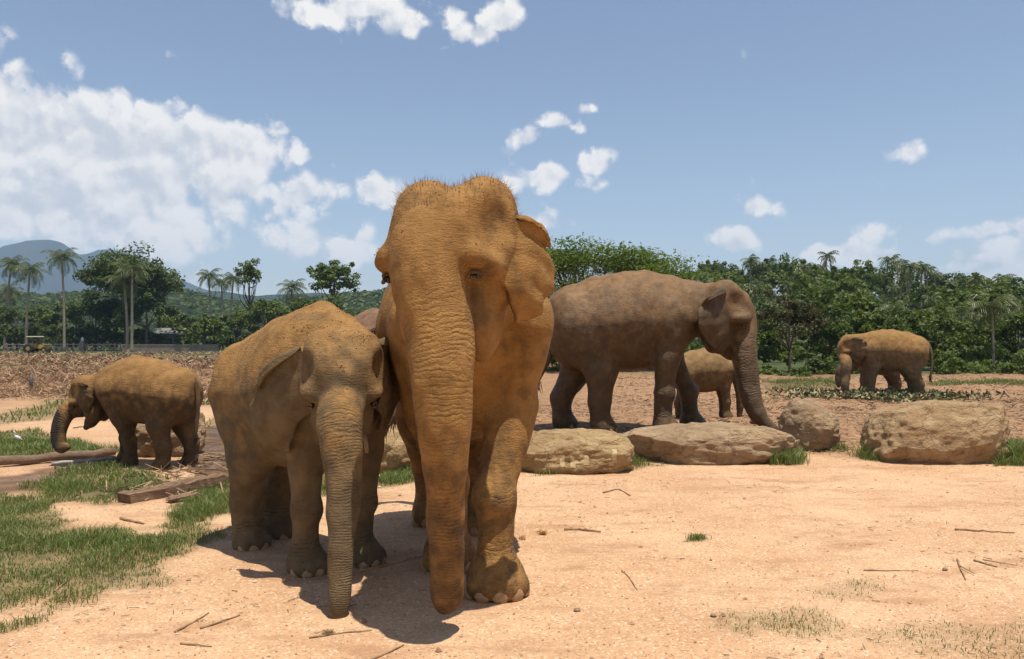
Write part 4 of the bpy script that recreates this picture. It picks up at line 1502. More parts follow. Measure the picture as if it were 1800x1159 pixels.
        ef = np.array(ef)
        if side == 1:
            ef = ef[:, ::-1]
        V = np.concatenate([V, ev])
        F = np.concatenate([F, ef])
        z = np.zeros(2 * N)
        ring, ringw = np.concatenate([ring, z]), np.concatenate([ringw, z])
        du, mu = np.concatenate([du, z + ear_dust]), np.concatenate([mu, z])
    # tail: part of the body
    tp = np.array(tail if tail is not None else [(-.49, 0, .78), (-.525, .01, .66), (-.53, .015, .5), (-.52, .02, .36), (-.51, .02, .28)], float)
    tp = np.array([loc(p) for p in tp]) if tail is not None else tp * H
    tp = np.concatenate([[[-.44 * H, 0, .80 * H]], tp])
    tc = catmull(tp, 26)
    mb = MB()
    mb.tube(tc, np.interp(np.linspace(0, 1, 26), [0, .2, 1], [.045 * H, .026 * H, .010 * H]), 10)
    tv_, tf_ = np.concatenate(mb.v), np.array([f for f in mb.f if len(f) == 4])
    F = np.concatenate([F, tf_ + len(V)])
    V = np.concatenate([V, tv_])
    z = np.zeros(len(tv_))
    ring, ringw = np.concatenate([ring, z]), np.concatenate([ringw, z])
    du, mu = np.concatenate([du, z + .45]), np.concatenate([mu, z])
    me = make_mesh('body', V, F, mat, True, {'ring': ring, 'ringw': ringw, 'dusty': du, 'muddy': mu})
    link('body', me, root)
    # tail tuft: wiry hairs
    hb = []
    tdir = tc[-1] - tc[-4]
    tdir /= np.linalg.norm(tdir)
    for i in range(46):
        a0 = tc[-1 - rng.randint(0, 6)] + rng.normal(0, .006 * H, 3)
        dr = tdir * .75 + rng.normal(0, .28, 3) + np.array([0, 0, -.35])
        dr /= np.linalg.norm(dr)
        hb.append((a0, dr, rng.uniform(.05, .10) * H))
    link('tail_tuft', hair_mesh('tail_tuft', hb, .0035 * H, mats['hair'], rng), root)
    if hair:
        hb = []
        hcol = V[:len(nrm)]
        cand = np.nonzero((hd < .26 * hs) & (nrm[:, 2] > .12) & (((hcol - hc) @ Mh)[:, 2] > .06 * hs_))[0]
        for i in cand[rng.randint(0, len(cand), hair)]:
            dr = nrm[i] + np.array([0, 0, .5]) + rng.normal(0, .35, 3)
            hb.append((hcol[i] - nrm[i] * .004, dr / np.linalg.norm(dr), rng.uniform(.012, .036) * H * (.5 + .5 * rng.rand())))
        link('head_hair', hair_mesh('head_hair', hb, .0007, mats['hair_head'], rng), root)
    if crumbs:
        n_, test = crumbs
        hv = V[:len(nrm)]
        cand = np.nonzero(test(hv / H, nrm, ((hv - hc) @ Mh) / hs_))[0]
        k = cand[rng.randint(0, len(cand), n_)]
        cl = fbm(hv[k] * 5, 2, 8)
        k = k[cl > rng.uniform(-.6, .3, n_)]
        n_ = len(k)
        rr = .0016 + .0042 * rng.rand(n_) ** 3
        dirs = np.array([(1, 0, 0), (-.2, .9, .1), (-.9, -.3, 0), (.3, -.9, .1), (.1, .1, .8), (0, 0, -.8)])
        cv = (hv[k][:, None, :] + rng.normal(0, vox * .4, (n_, 1, 3)) * np.array([1, 1, .2]) + nrm[k][:, None, :] * rr[:, None, None] * .4 + dirs[None] * rr[:, None, None] * rng.uniform(.6, 1.6, (n_, 6, 1))).reshape(-1, 3)
        T = np.array([(0, 1, 4), (1, 2, 4), (2, 3, 4), (3, 0, 4), (1, 0, 5), (2, 1, 5), (3, 2, 5), (0, 3, 5)])
        tag(link('soil_crumbs', make_mesh('soil_crumbs', cv, (np.arange(n_)[:, None, None] * 6 + T[None]).reshape(-1, 3), mats['soil'], False), root), kind='stuff')
    # eyes with lids
    for sy in (1, -1):
        c = hp((.093, sy * .116, -.094))
        outd = Mh @ np.array([.55, sy * .83, 0])
        link('eye', ball_mesh('eye', c, np.array([.0098, .0098, .0098]) * hs_, np.eye(3), mats['eye'], 12), root)
        mb = MB()
        for updn in (1, -1):
            arc = []
            for a in np.linspace(-80, 80, 9):
                side_ = Mh @ np.array([-.83 * sy, .55, 0]) * math.sin(R(a)) * sy
                arc.append(c + hs_ * (.0150 * (outd * (.62 + .25 * math.cos(R(a))) + side_) + Mh[:, 2] * updn * (.0030 + .0055 * math.cos(R(a)))))
            mb.tube(arc, .0048 * hs_, 6)
        me = mb.mesh('eyelid', mat, True)
        for k, v in (('dusty', .2),):
            me.attributes.new(k, 'FLOAT', 'POINT').data.foreach_set('value', np.full(len(me.vertices), v, dtype=np.float32))
        link('eyelid', me, root)
    # toenails
    if nails:
        for i in range(4):
            fx, fy = deff[i]
            fr = (.080 if i < 2 else .076) * foot_r * H
            for a in ((-62, -31, 0, 31, 62) if i < 2 else (-48, -16, 16, 48)):
                ca, sa = math.cos(R(a)), math.sin(R(a))
                M = np.array([[ca, -sa, 0], [sa, ca, 0], [0, 0, 1.0]]) @ rot_axis((0, 1, 0), R(-14))
                rr = 1.08 * ca * ca + sa * sa
                c = np.array([fx + .008 * H + ca * fr * rr * 1.06, fy + sa * fr * rr * 1.06, .021 * H])
                link('toenail', ball_mesh('toenail', c, np.array([.0125, .0265, .0250]) * H * foot_r, M, mats['nail'], 10, zmin=.001), root)
    if tush:
        mb = MB()
        a0, a1, a2 = hp((.095, .082, -.21)), hp((.108, .092, -.25)), hp((.118, .096, -.285))
        mb.tube([a0, a1, a2, a2 + (a2 - a1) * .12], [.010 * hs_, .0095 * hs_, .007 * hs_, .002 * hs_], 10)
        link('tusk', mb.mesh('tusk', mats['ivory'], True), root)
    return root


def hair_mesh(name, hairs, w, mat, rng):
    V, F = [], []
    for a, d, L in hairs:
        s = np.cross(d, rng.normal(0, 1, 3))
        s /= np.linalg.norm(s) + 1e-9
        bend = rng.normal(0, .25, 3) + np.array([0, 0, -.12])
        o = len(V)
        m = a + d * L * .55
        e = a + d * L * .95 + bend * L * .35
        s2 = np.cross(d, s)
        for p, ww in ((a, w), (m, w * .8)):
            V += [p + s * ww, p - s * ww * .5 + s2 * ww * .87, p - s * ww * .5 - s2 * ww * .87]
        V.append(e)
        for k in range(3):
            F.append([o + k, o + (k + 1) % 3, o + 3 + (k + 1) % 3, o + 3 + k])
            F.append([o + 3 + k, o + 3 + (k + 1) % 3, o + 6])
    return make_mesh(name, np.array(V), F, mat, True)


def ball_mesh(name, c, r, M, mat, n=12, zmin=None):
    V, F = [], []
    for i in range(n // 2 + 1):
        ph = math.pi * i / (n // 2)
        for j in range(n):
            a = 2 * math.pi * j / n
            V.append((math.sin(ph) * math.cos(a), math.sin(ph) * math.sin(a), math.cos(ph)))
    for i in range(n // 2):
        for j in range(n):
            F.append([i * n + j, (i + 1) * n + j, (i + 1) * n + (j + 1) % n, i * n + (j + 1) % n])
    V = (np.array(V) * r) @ M.T + c
    if zmin is not None:
        V[:, 2] = np.maximum(V[:, 2], zmin)
    return make_mesh(name, V, F, mat, True)


MATS = {
    'hair': simple_mat('elephant_tail_hair', (.035, .022, .013), (.06, .04, .02), 30, .6, 0),
    'hair_head': simple_mat('elephant_head_hair', (.26, .13, .05), (.13, .065, .025), 30, .6, 0),
    'eye': simple_mat('elephant_eye', (.02, .010, .005), (.035, .016, .007), 60, .28, 0),
    'nail': simple_mat('toenail_horn', (.37, .225, .11), (.27, .155, .07), 30, .6, .002, 120),
    'soil': simple_mat('clinging_soil', (.40, .21, .075), (.30, .15, .055), 9, .95, 0),
    'ivory': simple_mat('ivory', (.30, .20, .11), (.22, .14, .075), 12, .5, .001, 60),
}
OCHRE = (.310, .162, .048)
mat_e1 = skin_material('dusty_ochre_hide', OCHRE, (.120, .070, .032), .25, .75, patches=.95)
mat_e2 = skin_material('dusty_brown_hide', (.30, .165, .054), (.150, .104, .054), .44, .94, patches=.6)
mat_e3 = skin_material('damp_brown_hide', (.230, .122, .040), (.086, .048, .017), .40, 1.12, rough=.52, spec=.38, patches=.35, bmp=.022)
mat_e4 = skin_material('ochre_topped_hide', (.29, .158, .054), (.105, .066, .032), .45, .85, patches=.6, mud=(.030, .024, .020), bmp=.022)
mat_e6 = skin_material('tan_calf_hide', (.27, .165, .07), (.14, .088, .042), .4, .9, patches=.5)
mat_e7 = skin_material('pinkish_freckled_hide', (.22, .125, .075), (.10, .062, .04), .5, .9, patches=1.0)

G_HERD = None


def dust_big(P, n, d, q):
    """ochre dust nearly everywhere, with damp stains on the bridge of the trunk and the forehead; shade of the temple hollows painted in as barer hide"""
    d = np.clip(.34 + .42 * d + .15 * (P[:, 2] > .4), 0, 1)
    nz = fbm(q * 16, 3, 5)
    blob = lambda c, r: np.clip(1.15 - np.sqrt((((q - np.array(c)) / np.array(r)) ** 2).sum(1)) + .55 * nz, 0, 1)
    st = .75 * blob((.15, .03, -.125), (.08, .038, .055)) + .5 * blob((.14, -.035, -.14), (.06, .03, .03)) + .45 * blob((.06, .16, .05), (.09, .05, .075))
    st += .45 * blob((.06, -.16, .05), (.09, .05, .075)) + .35 * blob((.10, .05, .10), (.06, .05, .03)) + .3 * blob((.10, -.05, .11), (.06, .05, .03)) + .4 * blob((.08, .15, -.12), (.07, .05, .06))  # temple blobs darken the colour where the hollows lie in shade
    return np.clip(d - np.clip(st, 0, .8) * .75, 0, 1)


def dust_young(P, n, d, q):
    """dust on the back; face, trunk and legs mostly bare hide"""
    near = np.clip(1.3 - np.sqrt((q ** 2).sum(1)) / .24, 0, 1)
    return np.clip(d - .30 * near - .25 * np.clip((.5 - P[:, 2]) * 3, 0, 1), 0, 1)


H1 = dict(c=(.590, -.080, .875), yaw=-32, pitch=8)
build_elephant('elephant', 'large ochre dusted adult elephant walking towards the viewer in the centre', G_HERD, 2.30, (-.37, 5.75, 0), R(-81), mat_e1, MATS,
               feet=[(-.10, 4.80), (-.42, 5.36), (-.26, 6.35), (-.66, 6.62)], head=H1,
               trunk=[(*px(775, 606, 4.04), .152), (*px(776, 680, 3.97), .128), (*px(779, 760, 3.95), .106), (*px(782, 850, 3.98), .090), (*px(785, 950, 4.04), .084), (*px(786, 1020, 4.12), .077), (*px(786, 1052, 4.16), .068)],
               vox=.016, seed=3, hs=.95, hair=1500, ear_flare=(0, -14), ear_scale=.74, fold=.3, droop=(.25, .1), ring_sp=.030, belly=.2, leg_r=.80, foot_r=.92, fat=.97, ear_dust=.75,
               tail=[(-.62, 7.05, 1.60), (-.85, 7.25, 1.25), tuple(px(705, 712, 7.3)), tuple(px(668, 765, 7.25))],
               dusty=dust_big, crumbs=(1500, lambda P, n, q: (n[:, 2] > .35) & (np.abs(q).max(1) < .26)))
build_elephant('elephant', 'young brown elephant with hunched dusty back, trunk reaching the sand, at the adult’s side'.replace('’', "'"), G_HERD, 1.72, (-1.47, 5.64, 0), R(-44), mat_e2, MATS,
               feet=[(-1.03, 5.46), (-1.35, 5.24), (-1.80, 6.16), (-1.92, 5.84)], head=dict(c=(.46, -.125, .755), yaw=-33, pitch=-12),
               trunk=[(*px(597, 735, 4.62), .116), (*px(600, 790, 4.55), .098), (*px(605, 850, 4.50), .082), (*px(603, 920, 4.45), .067), (*px(600, 990, 4.41), .063), (*px(598, 1050, 4.38), .053), (*px(597, 1080, 4.37), .035)],
               vox=.014, seed=8, hs=.89, ear_flare=(-18, 30), ear_scale=1.2, fold=1.0, droop=(.1, .75), ridge=.2, hump=.35, ear_dust=.28, dusty=dust_young, crumbs=(4200, lambda P, n, q: (n[:, 2] > .55) & (P[:, 2] > .7) & (P[:, 0] > -.3)), ring_sp=.022, tush=True, fat=.87, leg_r=.82, foot_r=.92)
build_elephant('elephant', 'damp dark brown adult elephant standing in profile behind the long rocks', G_HERD, 2.43, (1.74, 12.2, .13), R(0), mat_e3, MATS,
               feet=[(2.80, 12.50), (2.26, 11.88), (.80, 12.46), (1.34, 11.92)], head=dict(c=(.625, -.03, .755), yaw=-8, pitch=-3),
               trunk=[(*px(1306, 606, 11.95), .165), (*px(1311, 645, 11.9), .150), (*px(1317, 690, 11.85), .130), (*px(1330, 725, 11.8), .106), (*px(1350, 748, 11.7), .078), (*px(1361, 756, 11.65), .055)],
               vox=.022, seed=14, ear_flare=(10, 10), ear_scale=1.05, ring_sp=.05, belly=-.25, leg_r=.84, foot_r=.9, ear_dust=.3, droop=(.0, .15),
               tail=[tuple(px(975, 560, 12.2)), tuple(px(968, 620, 12.2)), tuple(px(950, 660, 12.1)), tuple(px(934, 690, 12.0))])
build_elephant('elephant', 'ochre backed calf with dark wet trunk curled above the grass at left', G_HERD, 1.31, (-4.40, 9.62, 0), R(168), mat_e4, MATS,
               feet=[(-4.60, 9.62), (-4.80, 9.92), (-4.14, 9.45), (-3.92, 9.72)], head=dict(c=(.60, .02, .655), yaw=4, pitch=-14),
               trunk=[(*px(121, 722, 9.7), .095), (*px(108, 745, 9.65), .078), (*px(104, 768, 9.62), .066), (*px(109, 786, 9.6), .056), (*px(119, 786, 9.58), .045)],
               vox=.014, seed=21, hs=1.0, ear_flare=(-6, 0), ear_scale=.85, ring_sp=.03, hump=.2, belly=-.6, fat=.98, leg_r=.88,
               mud=lambda P, n: np.clip((P[:, 0] - .70) * 8, 0, 1) * np.clip((.58 - P[:, 2]) * 10, 0, 1))
build_elephant('elephant', 'tan adult elephant feeding on cut leaves in front of the forest at right', G_HERD, 2.02, (11.55, 24.2, -.18), R(163), mat_e2, MATS,
               head=dict(c=(.60, 0, .745), yaw=6, pitch=-16),
               trunk=[(*px(1487, 640, 24.2), .15), (*px(1486, 660, 24.15), .11), (*px(1485, 675, 24.1), .095), (*px(1485, 690, 24.1), .075)],
               vox=.03, seed=33, ear_flare=(-4, 0), ring_sp=.06, nails=False, belly=-.4, leg_r=.88)
build_elephant('elephant', 'small tan calf half hidden behind the forelegs of the damp brown elephant', G_HERD, 1.26, (3.50, 14.5, .10), R(2), mat_e6, MATS,
               head=dict(c=(.60, 0, .70), yaw=-6, pitch=-8),
               trunk=[(*px(1296, 660, 14.4), .085), (*px(1300, 690, 14.4), .066), (*px(1300, 715, 14.4), .052), (*px(1299, 732, 14.4), .042)],
               vox=.02, seed=41, ring_sp=.04, nails=False, belly=-.3, leg_r=.86)
build_elephant('elephant', 'pinkish freckled elephant glimpsed between the large adult and the hunched young one', G_HERD, 1.86, (-2.42, 13.6, .17), R(-62), mat_e7, MATS,
               head=dict(c=(.60, .10, .70), yaw=20, pitch=-5),
               trunk=[(-1.35, 12.45, 1.0, .12), (-1.28, 12.38, .75, .09), (-1.25, 12.36, .5, .075), (-1.24, 12.36, .32, .06)],
               vox=.024, seed=52, ring_sp=.05)
build_elephant('elephant', 'dark elephant standing hidden behind the tan feeding elephant', G_HERD, 1.55, (12.15, 26.4, -.18), R(170), mat_e3, MATS,
               head=dict(c=(.60, 0, .70), yaw=0, pitch=-14),
               trunk=[(10.95, 26.6, .55, .11), (10.90, 26.6, .35, .09), (10.88, 26.6, .15, .075), (10.9, 26.6, .0, .06)],
               vox=.035, seed=63, ring_sp=.06, nails=False)
# ------------------------------------------------------------------ things far back on the left
m_fence = simple_mat('grey_fence_wood', (.26, .20, .15), (.36, .29, .22), 4, .9, 0)
m_yellow = simple_mat('yellow_machine_paint', (.50, .30, .025), (.38, .22, .03), 5, .55, 0)
m_black = simple_mat('black_rubber', (.015, .015, .015), (.03, .028, .025), 5, .8, 0)
m_cream = simple_mat('cream_canopy', (.55, .47, .32), (.45, .38, .26), 5, .7, 0)
m_iron = simple_mat('dark_iron', (.05, .045, .04), (.08, .07, .06), 5, .6, 0)
m_wallg = simple_mat('pale_green_wall', (.20, .22, .15), (.26, .27, .19), 1.5, .9, 0)
m_roof = simple_mat('weathered_roof', (.20, .195, .175), (.15, .145, .135), 2, .8, 0)
m_stonew = simple_mat('rubble_wall', (.20, .155, .115), (.32, .26, .20), 3, .95, .05, 5)
m_white = simple_mat('white_paint', (.75, .73, .68), (.62, .6, .55), 6, .6, 0)


def rail_fence(label, x0, x1, dd, n, rails, hgt):
    a, b = foot(x0, dd), foot(x1, dd)
    root = link('rail_fence', None, loc=a)
    tag(root, label, 'fence')
    L = b[0] - a[0]
    pm = MB()
    pm.box((0, 0, hgt / 2), (.17, .17, hgt + .1))
    pm = pm.mesh('post', m_fence)
    for i in range(n):
        link('post', pm, root, (L * i / (n - 1), 0, 0))
    for z in rails:
        rm = MB()
        rm.box((L / 2, -.12, z * hgt), (L + .3, .07, .13))
        link('rail', rm.mesh('rail', m_fence), root)


rail_fence('grey wooden rail fence behind the yellow tractor', 12, 140, 119, 13, (.45, .86), 1.15)
rail_fence('grey wooden rail fence between the gate post and the stone wall', 153, 222, 119, 8, (.45, .86), 1.15)
gp = link('gate_post', None, loc=foot(145, 118.5))
tag(gp, 'stout gate post with a white cap in the rail fence', 'post')
mb = MB()
mb.box((0, 0, .75), (.55, .5, 1.6))
link('pillar', mb.mesh('pillar', m_stonew), gp)
mb = MB()
mb.tube([(0, 0, 1.5), (0, 0, 1.75), (0, 0, 2.0), (0, 0, 2.12)], [.2, .22, .16, .04], 8)
link('cap', mb.mesh('cap', m_white, True), gp)
# stone wall
sw = link('stone_wall', None, loc=foot(300, 114))
tag(sw, 'low grey rubble wall in front of the small house', 'wall')
mb = MB()
mb.box((0, 0, .45), (13.6, .5, 1.1))
link('wall_face', mb.mesh('wall_face', m_stonew), sw)
mb = MB()
mb.box((0, 0, 1.04), (13.8, .6, .10))
link('coping', mb.mesh('coping', m_fence), sw)
# small house
hs_root = link('house', None, loc=foot(296, 128))
tag(hs_root, 'small pale green house with low grey roof among the bushes', 'house')
mb = MB()
mb.box((0, 0, 1.3), (5.0, 4.0, 2.8))
link('wall', mb.mesh('wall', m_wallg), hs_root)
mb = MB()
mb.add([(-3, -2.6, 2.55), (3, -2.6, 2.55), (3, 2.6, 2.55), (-3, 2.6, 2.55), (-3, 0, 3.6), (3, 0, 3.6), (-3, -2.6, 2.68), (3, -2.6, 2.68), (3, 2.6, 2.68), (-3, 2.6, 2.68)],
       [[0, 3, 2, 1], [0, 1, 7, 6], [2, 3, 9, 8], [6, 7, 5, 4], [9, 4, 5, 8], [1, 2, 8, 5, 7], [3, 0, 6, 4, 9]])
link('roof', mb.mesh('roof', m_roof), hs_root)
mb = MB()
mb.box((1.0, -2.02, 1.5), (.9, .06, .9))
link('window', mb.mesh('window', m_iron), hs_root)
# yellow tractor
tr = link('tractor', None, loc=foot(66, 100))
tag(tr, 'old yellow tractor with a canopy parked by the rail fence', 'tractor')
mb = MB()
mb.box((-.35, 0, .95), (.9, .8, .55), taper=.9)
mb.box((.75, 0, .85), (1.3, .62, .45), taper=.85)
mb.box((-1.2, 0, .75), (.8, .7, .35))
link('body', mb.mesh('body', m_yellow), tr)
mb = MB()
mb.box((-.3, 0, 2.12), (1.5, 1.3, .10), taper=.94)
link('canopy', mb.mesh('canopy', m_cream), tr)
for sx in (-.85, .25):
    for sy in (-.5, .5):
        mb = MB()
        mb.tube([(sx, sy, .9), (sx, sy, 2.08)], .04, 6)
        link('canopy_post', mb.mesh('canopy_post', m_iron), tr)
for sx, sy, r in ((-.75, -.62, .62), (-.75, .62, .62), (1.15, -.5, .42), (1.15, .5, .42)):
    mb = MB()
    mb.tube([(sx, sy - .14, r), (sx, sy - .10, r), (sx, sy + .10, r), (sx, sy + .14, r)], [r * .82, r, r, r * .82], 18)
    w = link('wheel', mb.mesh('wheel', m_black, False), tr)
    mb = MB()
    mb.tube([(sx, sy - .16, r), (sx, sy + .16, r)], [r * .42, r * .42], 12)
    link('rim', mb.mesh('rim', m_yellow), w)
mb = MB()
mb.box((1.2, 0, 1.15), (.5, 1.2, .07))
mb.box((-1.4, 0, 1.1), (.7, 1.3, .07))
link('fender', mb.mesh('fender', m_cream), tr)
mb = MB()
mb.tube([(.1, 0, 1.1), (-.05, 0, 1.45)], .03, 6)
mb.tube([(-.05 + .22 * math.cos(a) * .3, .22 * math.sin(a), 1.45 + .06 * math.cos(a)) for a in np.linspace(0, 6.28, 13)], .025, 5)
link('steering_wheel', mb.mesh('steering_wheel', m_iron), tr)
# dark stake in the litter bank
st_ = foot(55, 22)
mb = MB()
mb.tube([(0, 0, -.2), (.01, 0, .25), (.0, .01, .52)], [.05, .045, .04], 8)
tag(link('stake', mb.mesh('stake', m_iron, True), loc=(st_[0], st_[1], float(gz(st_[0], st_[1])[0]))), 'short dark stake standing in front of the litter bank', 'stake')
# egret
eg = foot(33, 11.6)
er = link('egret', None, loc=(eg[0], eg[1], float(gz(eg[0], eg[1])[0])), rotz=R(200))
er.scale = (.55, .55, .70)
tag(er, 'small white egret standing in the grass at left', 'bird')
s = SDF((-.16, -.07, .05), (.16, .07, .32), .006)
s.ell((0, 0, .14), (.075, .036, .042), rot_axis((0, 1, 0), R(-22)), .02)
s.cone((-.05, 0, .12), (-.10, 0, .10), .022, .008, .02)
s.cone((.05, 0, .165), (.075, 0, .20), .020, .013, .02)
s.cone((.075, 0, .20), (.062, 0, .235), .013, .012, .01)
s.cone((.062, 0, .235), (.08, 0, .265), .012, .013, .01)
s.ell((.088, 0, .268), (.022, .013, .014), None, .01)
Vb, Fb = s.mesh()
link('body', make_mesh('body', Vb, Fb, m_white), er)
mb = MB()
mb.tube([(.105, 0, .268), (.145, 0, .258)], [.006, .001], 6)
link('beak', mb.mesh('beak', m_yellow, True), er)
for sy in (-.014, .014):
    mb = MB()
    mb.tube([(.0, sy, .11), (-.008, sy, .055), (.004, sy, .0), (.03, sy, -.002)], [.005, .004, .004, .002], 5)
    link('leg', mb.mesh('leg', m_iron, True), er)

# ------------------------------------------------------------------ ground cover
def grass_mat():
    m, t, b = new_mat('grass_blades')
    rnd = t.node('ShaderNodeNewGeometry').outputs['Random Per Island']
    co = t.node('ShaderNodeTexCoord').outputs['Object']
    n = t.noise(co, 1.6, 3, .6)
    col = t.mix(rnd, (.105, .165, .026), (.205, .255, .060))
    col = t.mix(t.math('MULTIPLY', t.ramp(n, .50, .68), .5), col, (.26, .26, .09))
    col = t.mix(t.ramp(rnd, .89, .92), col, (.36, .27, .11))
    t.link(col, b.inputs['Base Color'])
    b.inputs['Roughness'].default_value = .5
    tr = t.node('ShaderNodeBsdfTranslucent')
    t.link(col, tr.inputs['Color'])
    mx = t.node('ShaderNodeMixShader')
    mx.inputs[0].default_value = .35
    t.link(b.outputs[0], mx.inputs[1])
    t.link(tr.outputs[0], mx.inputs[2])
    t.link(mx.outputs[0], t.n['Material Output'].inputs['Surface'])
    return m


def blades(rng, x, y, z, h, w):
    n = len(x)
    a = rng.uniform(0, 6.283, n)
    lean = rng.uniform(.1, 1.0, n) * h
    la = rng.uniform(0, 6.283, n)
    sx, sy = np.cos(a) * w, np.sin(a) * w
    lx, ly = np.cos(la) * lean, np.sin(la) * lean
    zz = np.zeros(n)
    P = lambda f, g, k: np.stack([x + lx * f + sx * k, y + ly * f + sy * k, z + h * g], 1)
    V = np.stack([P(0, -.02, 1), P(0, -.02, -1), P(.30, .55, -.8), P(.30, .55, .8), P(1.0, .92, .08), P(1.0, .92, -.08)], 1).reshape(-1, 3)
    i = np.arange(n)[:, None] * 6
    F = np.concatenate([i + np.array([[0, 1, 2, 3]]), i + np.array([[3, 2, 5, 4]])])
    return V, F


rng = np.random.RandomState(2)
xs, ys, hs, ws = [], [], [], []


def sow(x0, x1, y0, y1, n, hlo, hhi, w, thr=.25):
    x, y = rng.uniform(x0, x1, n), rng.uniform(y0, y1, n)
    g = zone(x, y, GRASS, 41)
    nn = fbm(np.stack([x, y, np.zeros(n)], 1) * 2.2, 3, 91)
    keep = g * (1 + .8 * nn) > thr + rng.uniform(0, .8, n)
    k = np.nonzero(keep)[0]
    xs.append(x[k])
    ys.append(y[k])
    hs.append(rng.uniform(hlo, hhi, len(k)) * (.45 + .55 * g[k]) * np.clip(1 + 1.1 * nn[k], .35, 2.0))
    ws.append(np.full(len(k), w))


sow(-6.5, -1.5, 4.0, 8.2, 110000, .02, .085, .0026, .16)
sow(-9.0, -1.0, 8.2, 13.5, 60000, .04, .10, .0045, .10)
sow(-1.6, 9.0, 8.3, 10.8, 70000, .06, .15, .0040, .10)
sow(.5, 5.5, 3.6, 6.6, 60000, .012, .035, .0020, .05)
sow(-28, -5, 13.5, 60, 90000, .05, .12, .011, .10)
sow(10, 36, 26, 40, 60000, .08, .18, .010, .15)
x, y, h, w = [np.concatenate(q) for q in (xs, ys, hs, ws)]
z = gz(x, y)
V, F = blades(rng, x, y, z, h, w)
tag(link('grass', make_mesh('grass', V, F, grass_mat(), False)), 'short green and yellowing grass in patches', 'grass', kind='stuff')
# tall tufts beside the boulders
for i, (xp, yp, n, hh, lb) in enumerate([(1382, 817, 260, .22, 'leafy grass tuft between the long flat boulder and the rounded one'), (1528, 808, 220, .22, 'grass tuft at the left end of the blocky boulder'),
                                         (1778, 815, 420, .32, 'tall grass tuft at the right end of the blocky boulder'), (1223, 946, 90, .05, 'tiny lone grass tuft on the bare sand')]):
    gx0, gy0 = gxy(xp, yp)
    rr = .16 if n > 100 else .06
    if i == 2:
        rr = .26
    xx, yy = rng.normal(0, rr * .6, n), rng.normal(0, rr * .5, n)
    V, F = blades(rng, xx, yy, np.zeros(n), rng.uniform(.5, 1.1, n) * hh, np.full(n, .0045 if n > 100 else .003))
    tag(link('grass_tuft', make_mesh('grass_tuft', V, F, bpy.data.materials['grass_blades'], False), loc=(gx0, gy0, float(gz(gx0, gy0)[0]))), lb, 'grass tuft')


def litter_mat(name, cols):
    m, t, b = new_mat(name)
    rnd = t.node('ShaderNodeNewGeometry').outputs['Random Per Island']
    cr = t.node('ShaderNodeValToRGB')
    cr.color_ramp.interpolation = 'CONSTANT'
    while len(cr.color_ramp.elements) < len(cols):
        cr.color_ramp.elements.new(.5)
    for i, c in enumerate(cols):
        cr.color_ramp.elements[i].position = i / len(cols)
        cr.color_ramp.elements[i].color = (*c, 1)
    t.link(rnd, cr.inputs[0])
    t.link(cr.outputs[0], b.inputs['Base Color'])
    b.inputs['Roughness'].default_value = .85
    return m


M_LITTER = litter_mat('dry_litter', [(.25, .145, .075), (.36, .235, .13), (.13, .075, .042), (.44, .32, .19), (.19, .105, .055), (.29, .17, .085), (.16, .095, .055)])
M_TWIG = litter_mat('dry_twigs', [(.17, .10, .055), (.26, .165, .09), (.11, .065, .038), (.34, .235, .14)])
M_PEB = litter_mat('pebbles', [(.50, .33, .19), (.36, .21, .11), (.58, .43, .29), (.27, .145, .075), (.46, .28, .15)])
M_FODDER = litter_mat('cut_leaves', [(.12, .13, .04), (.28, .26, .12), (.07, .09, .022), (.34, .25, .13), (.04, .035, .02)])


def bits(rng, x, y, length, width, zoff=.01, tilt=.35):
    """flat slivers lying about"""
    n = len(x)
    z = gz(x, y) + zoff * rng.rand(n)
    a = rng.uniform(0, 6.283, n)
    t = rng.normal(0, tilt, n)
    L = length * rng.uniform(.4, 1.3, n)
    w = width * rng.uniform(.6, 1.4, n)
    d = np.stack([np.cos(a) * np.cos(t), np.sin(a) * np.cos(t), np.sin(t)], 1)
    s = np.stack([-np.sin(a), np.cos(a), rng.normal(0, .4, n)], 1)
    u = np.cross(d, s)
    c = np.stack([x, y, z + np.abs(np.sin(t)) * L * .5 + .004], 1)
    D, S, U = d * (L / 2)[:, None], s * (w / 2)[:, None], u * (w / 2)[:, None]
    V = np.stack([c - D - S, c - D + S * .6 + U, c - D * .6 - U * .4, c + D - S * .6, c + D * .9 + S * .4 + U, c + D - U * .3], 1).reshape(-1, 3)
    i = np.arange(n)[:, None] * 6
    F = np.concatenate([i + np.array([[0, 1, 4, 3]]), i + np.array([[1, 2, 5, 4]]), i + np.array([[2, 0, 3, 5]])])
    return V, F


def scatter(n, x0, x1, y0, y1, power=1.0):
    y = y0 + (y1 - y0) * rng.rand(n) ** power
    return rng.uniform(x0, x1, n), y


# field behind the boulders
x, y = scatter(14000, -2.5, 14, 10.2, 24, 1.3)
x2, y2 = scatter(7000, 3, 30, 18, 40, 1.2)
Va, Fa = bits(rng, x, y, .085, .010, .008, .2)
Vb, Fb = bits(rng, x2, y2, .15, .022, .02, .3)
tag(link('field_litter', make_mesh('field_litter', np.concatenate([Va, Vb]), np.concatenate([Fa, Fb + len(Va)]), M_LITTER, False)), 'dry stalks and leaf litter strewn over the brown field', 'litter', kind='stuff')
